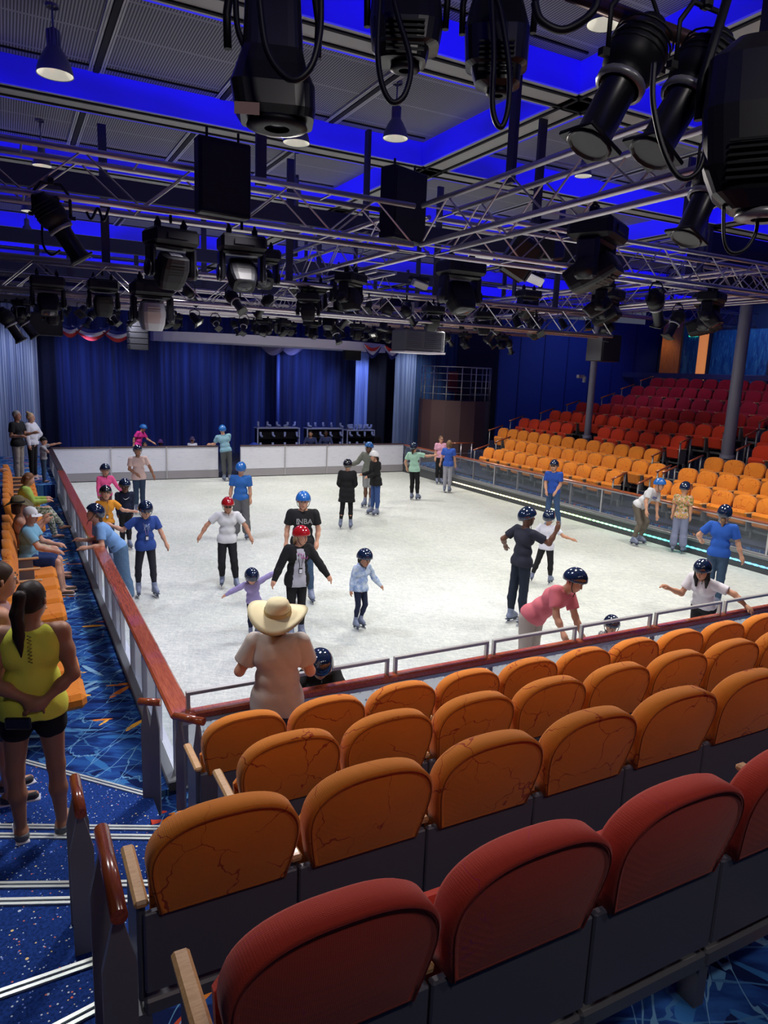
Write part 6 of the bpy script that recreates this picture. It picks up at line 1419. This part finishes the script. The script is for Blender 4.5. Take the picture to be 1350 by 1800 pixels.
# ---- skate racks on the stage
rr = random.Random(5)
M['rackwhite'] = mat('rack frame', (.45, .5, .75), .4); M['skatewhite'] = mat('rack skate', (.35, .42, .75), .4)
for i, (p0, p1) in enumerate((((449, 752), (524, 752)), ((536, 753), (600, 753)), ((606, 755), (655, 757)))):
    Y = 23.6; a, c = on_y(*p0, Y), on_y(*p1, Y); zt = (a[2] + c[2]) / 2; w = c[0] - a[0]
    t = thing('skate_rack', ('left', 'middle', 'right')[i] + ' black skate rack with pale blue frame on the stage', 'rack', ((a[0] + c[0]) / 2, Y, .2), group='skate racks')
    MB().box((0, 0, zt - .2), (w, .5, .05), bev=.01).build('top_shelf', M['rackwhite'], t)
    for sx_ in (-1, 1): MB().box((sx_ * (w / 2 - .03), -.22, (zt - .2) / 2), (.05, .05, zt - .2)).build('upright', M['rackwhite'], t)
    MB().box((0, .1, (zt - .2) / 2), (w - .1, .3, zt - .25)).build('cabinet', M['black'], t)
    for q in range(2): MB().box((0, -.1, .45 + q * .45), (w - .1, .4, .03)).build('shelf', M['black'], t)
    for q in range(5 + (i == 2) * 5):
        x = -w / 2 + .12 + (w - .24) * q / (4 + (i == 2) * 5); s_ = thing('rental_skate', 'pale blue rental skate, ' + ORD[q] + ' from the left on top of the ' + ('left', 'middle', 'right')[i] + ' skate rack', 'skate', ((a[0] + c[0]) / 2 + x, Y + rr.uniform(-.15, .1), zt + .025), rr.uniform(0, 6), 'rental skates on the ' + ('left', 'middle', 'right')[i] + ' rack')
        MB().tube([(0, 0, .24), (0, 0, .12), (.05, 0, .09), (.17, 0, .07)], [.05, .05, .05, .035], 8).build('boot', M['skatewhite'], s_); MB().box((.05, 0, .02), (.26, .008, .03)).box((.05, 0, .045), (.2, .03, .02)).build('blade', M['blade'], s_)
    for q in range(8):
        x = -w / 2 + .15 + (w - .3) * (q % 4) / 3; s_ = thing('rental_skate', 'rental skate, ' + ORD[q % 4] + ' from the left on the ' + ('lower', 'upper')[q // 4] + ' shelf of the ' + ('left', 'middle', 'right')[i] + ' skate rack', 'skate', ((a[0] + c[0]) / 2 + x, Y - .24, .68 + .45 * (q // 4)), rr.uniform(-2, -1), 'rental skates on the shelves of the ' + ('left', 'middle', 'right')[i] + ' rack')
        MB().tube([(0, 0, .24), (0, 0, .12), (.05, 0, .09), (.17, 0, .07)], [.05, .05, .05, .035], 8).build('boot', M['skatewhite'], s_); MB().box((.05, 0, .02), (.26, .008, .03)).box((.05, 0, .045), (.2, .03, .02)).build('blade', M['blade'], s_)
b = MB(); p = on_y(447, 772, 22.9); b.lathe([(.25, 0), (.27, .25), (.2, .7), (.05, .78), (0, .78)], 12); o = b.build('draped_cloth', mat('blue cloth', (.02, .06, .5), .8)); o.location = (p[0], 22.9, .2); tag(o, 'bright blue draped cloth beside the left skate rack', 'cloth')
p = on_y(630, 770, 22.9); tag(MB().box((0, 0, .5), (.35, .35, 1.0), bev=.03).box((0, -.18, .75), (.28, .02, .3)).build('black_case', M['black'], None, (p[0] + .9, 22.9, .2)), 'black equipment case at the right end of the stage', 'case')
# ================================================================ LIGHT
w = bpy.data.worlds.new('world'); S.world = w; w.use_nodes = True
w.node_tree.nodes['Background'].inputs[0].default_value = (0.25, 0.28, 0.42, 1); w.node_tree.nodes['Background'].inputs[1].default_value = 0.20
def spot(name, loc, tgt, power, col, ang=100, blend=0.6, rad=0.25):
    l = bpy.data.lights.new(name, 'SPOT'); l.energy = power; l.color = col; l.spot_size = math.radians(ang); l.spot_blend = blend; l.shadow_soft_size = rad
    o = bpy.data.objects.new(name, l); COL.objects.link(o); o.location = loc
    d = Vector(tgt) - Vector(loc); o.rotation_euler = d.to_track_quat('-Z', 'Y').to_euler(); return o
for ix, x in enumerate((1.8, 5.0, 8.7, 12.2)):
    for iy, y in enumerate((1.7, 5.0, 9.3, 14.7, 18.7)):
        col = (1.0, 0.97, 0.88) if ix else (0.86, 0.88, 1.0)
        spot('rink_light', (x, y, 5.3), (x, y, 0), 450, col, 128, 0.7)
for x in (1.5, 4.5, 7.5): spot('stand_light', (x, 1.4, 5.5), (x - .2, -2.6, 1.4), 430, (1.0, 0.93, 0.85), 100, 0.8)
for y in (2.0, 6.5, 11.0): spot('side_light', (1.2, y, 5.5), (-1.5, y, 0.5), 170, (1.0, 0.95, 0.95), 90, 0.8)
for y in (4.0, 9.0, 14.0): spot('stand_light', (11.8, y, 5.9), (16.5, y, 1.2), 210, (1.0, 0.90, 0.80), 105, 0.8)
for y in (7.0, 12.0): spot('stand_light', (17.5, y, 6.2), (21, y, 3.0), 110, (1.0, 0.75, 0.85), 110, 0.8)
for x in (1.5, 6, 10.5): spot('stage_light', (x, 22.6, 4.7), (x, 26.4, 2.2), 340, (0.35, 0.45, 1.0), 95, 0.8)
spot('stage_light', (13.4, 22.8, 4.8), (13.4, 24.6, 3.0), 200, (0.5, 0.6, 1.0), 80)
spot('stage_light', (-1.5, 20.5, 5.2), (-1.6, 23.3, 2.6), 330, (0.7, 0.75, 1.0), 90)
spot('stage_light', (15.8, 22.0, 5.4), (15.8, 24.3, 3.0), 260, (0.7, 0.8, 1.0), 80)
spot('wall_light', (20, 15.5, 6.0), (20.5, 18.8, 4.0), 130, (0.25, 0.4, 1.0), 110)
spot('wall_light', (22.5, 12.5, 6.4), (25, 12.5, 5.0), 90, (0.35, 0.55, 1.0), 110)
spot('wall_light', (23.6, 17.0, 6.2), (24.6, 17.0, 5.0), 30, (1.0, 0.6, 0.3), 90)
for x in (-0.5, 2.5, 6.0): spot('seat_fill_light', (x, -6.6, 7.0), (x + .6, -2.8, 1.6), 120, (1.0, 0.93, 0.9), 95, 0.8)  # unseen fill spots added behind the camera to lift dark seat backs
spot('stair_light', (-1.6, 0.6, 5.4), (-1.2, -1.8, 0.8), 300, (0.95, 0.95, 1.0), 95, 0.8)
S.view_settings.view_transform = 'Standard'; S.view_settings.look = 'None'; S.view_settings.exposure = 0.0
try: S.cycles.use_denoising = True
except Exception: pass
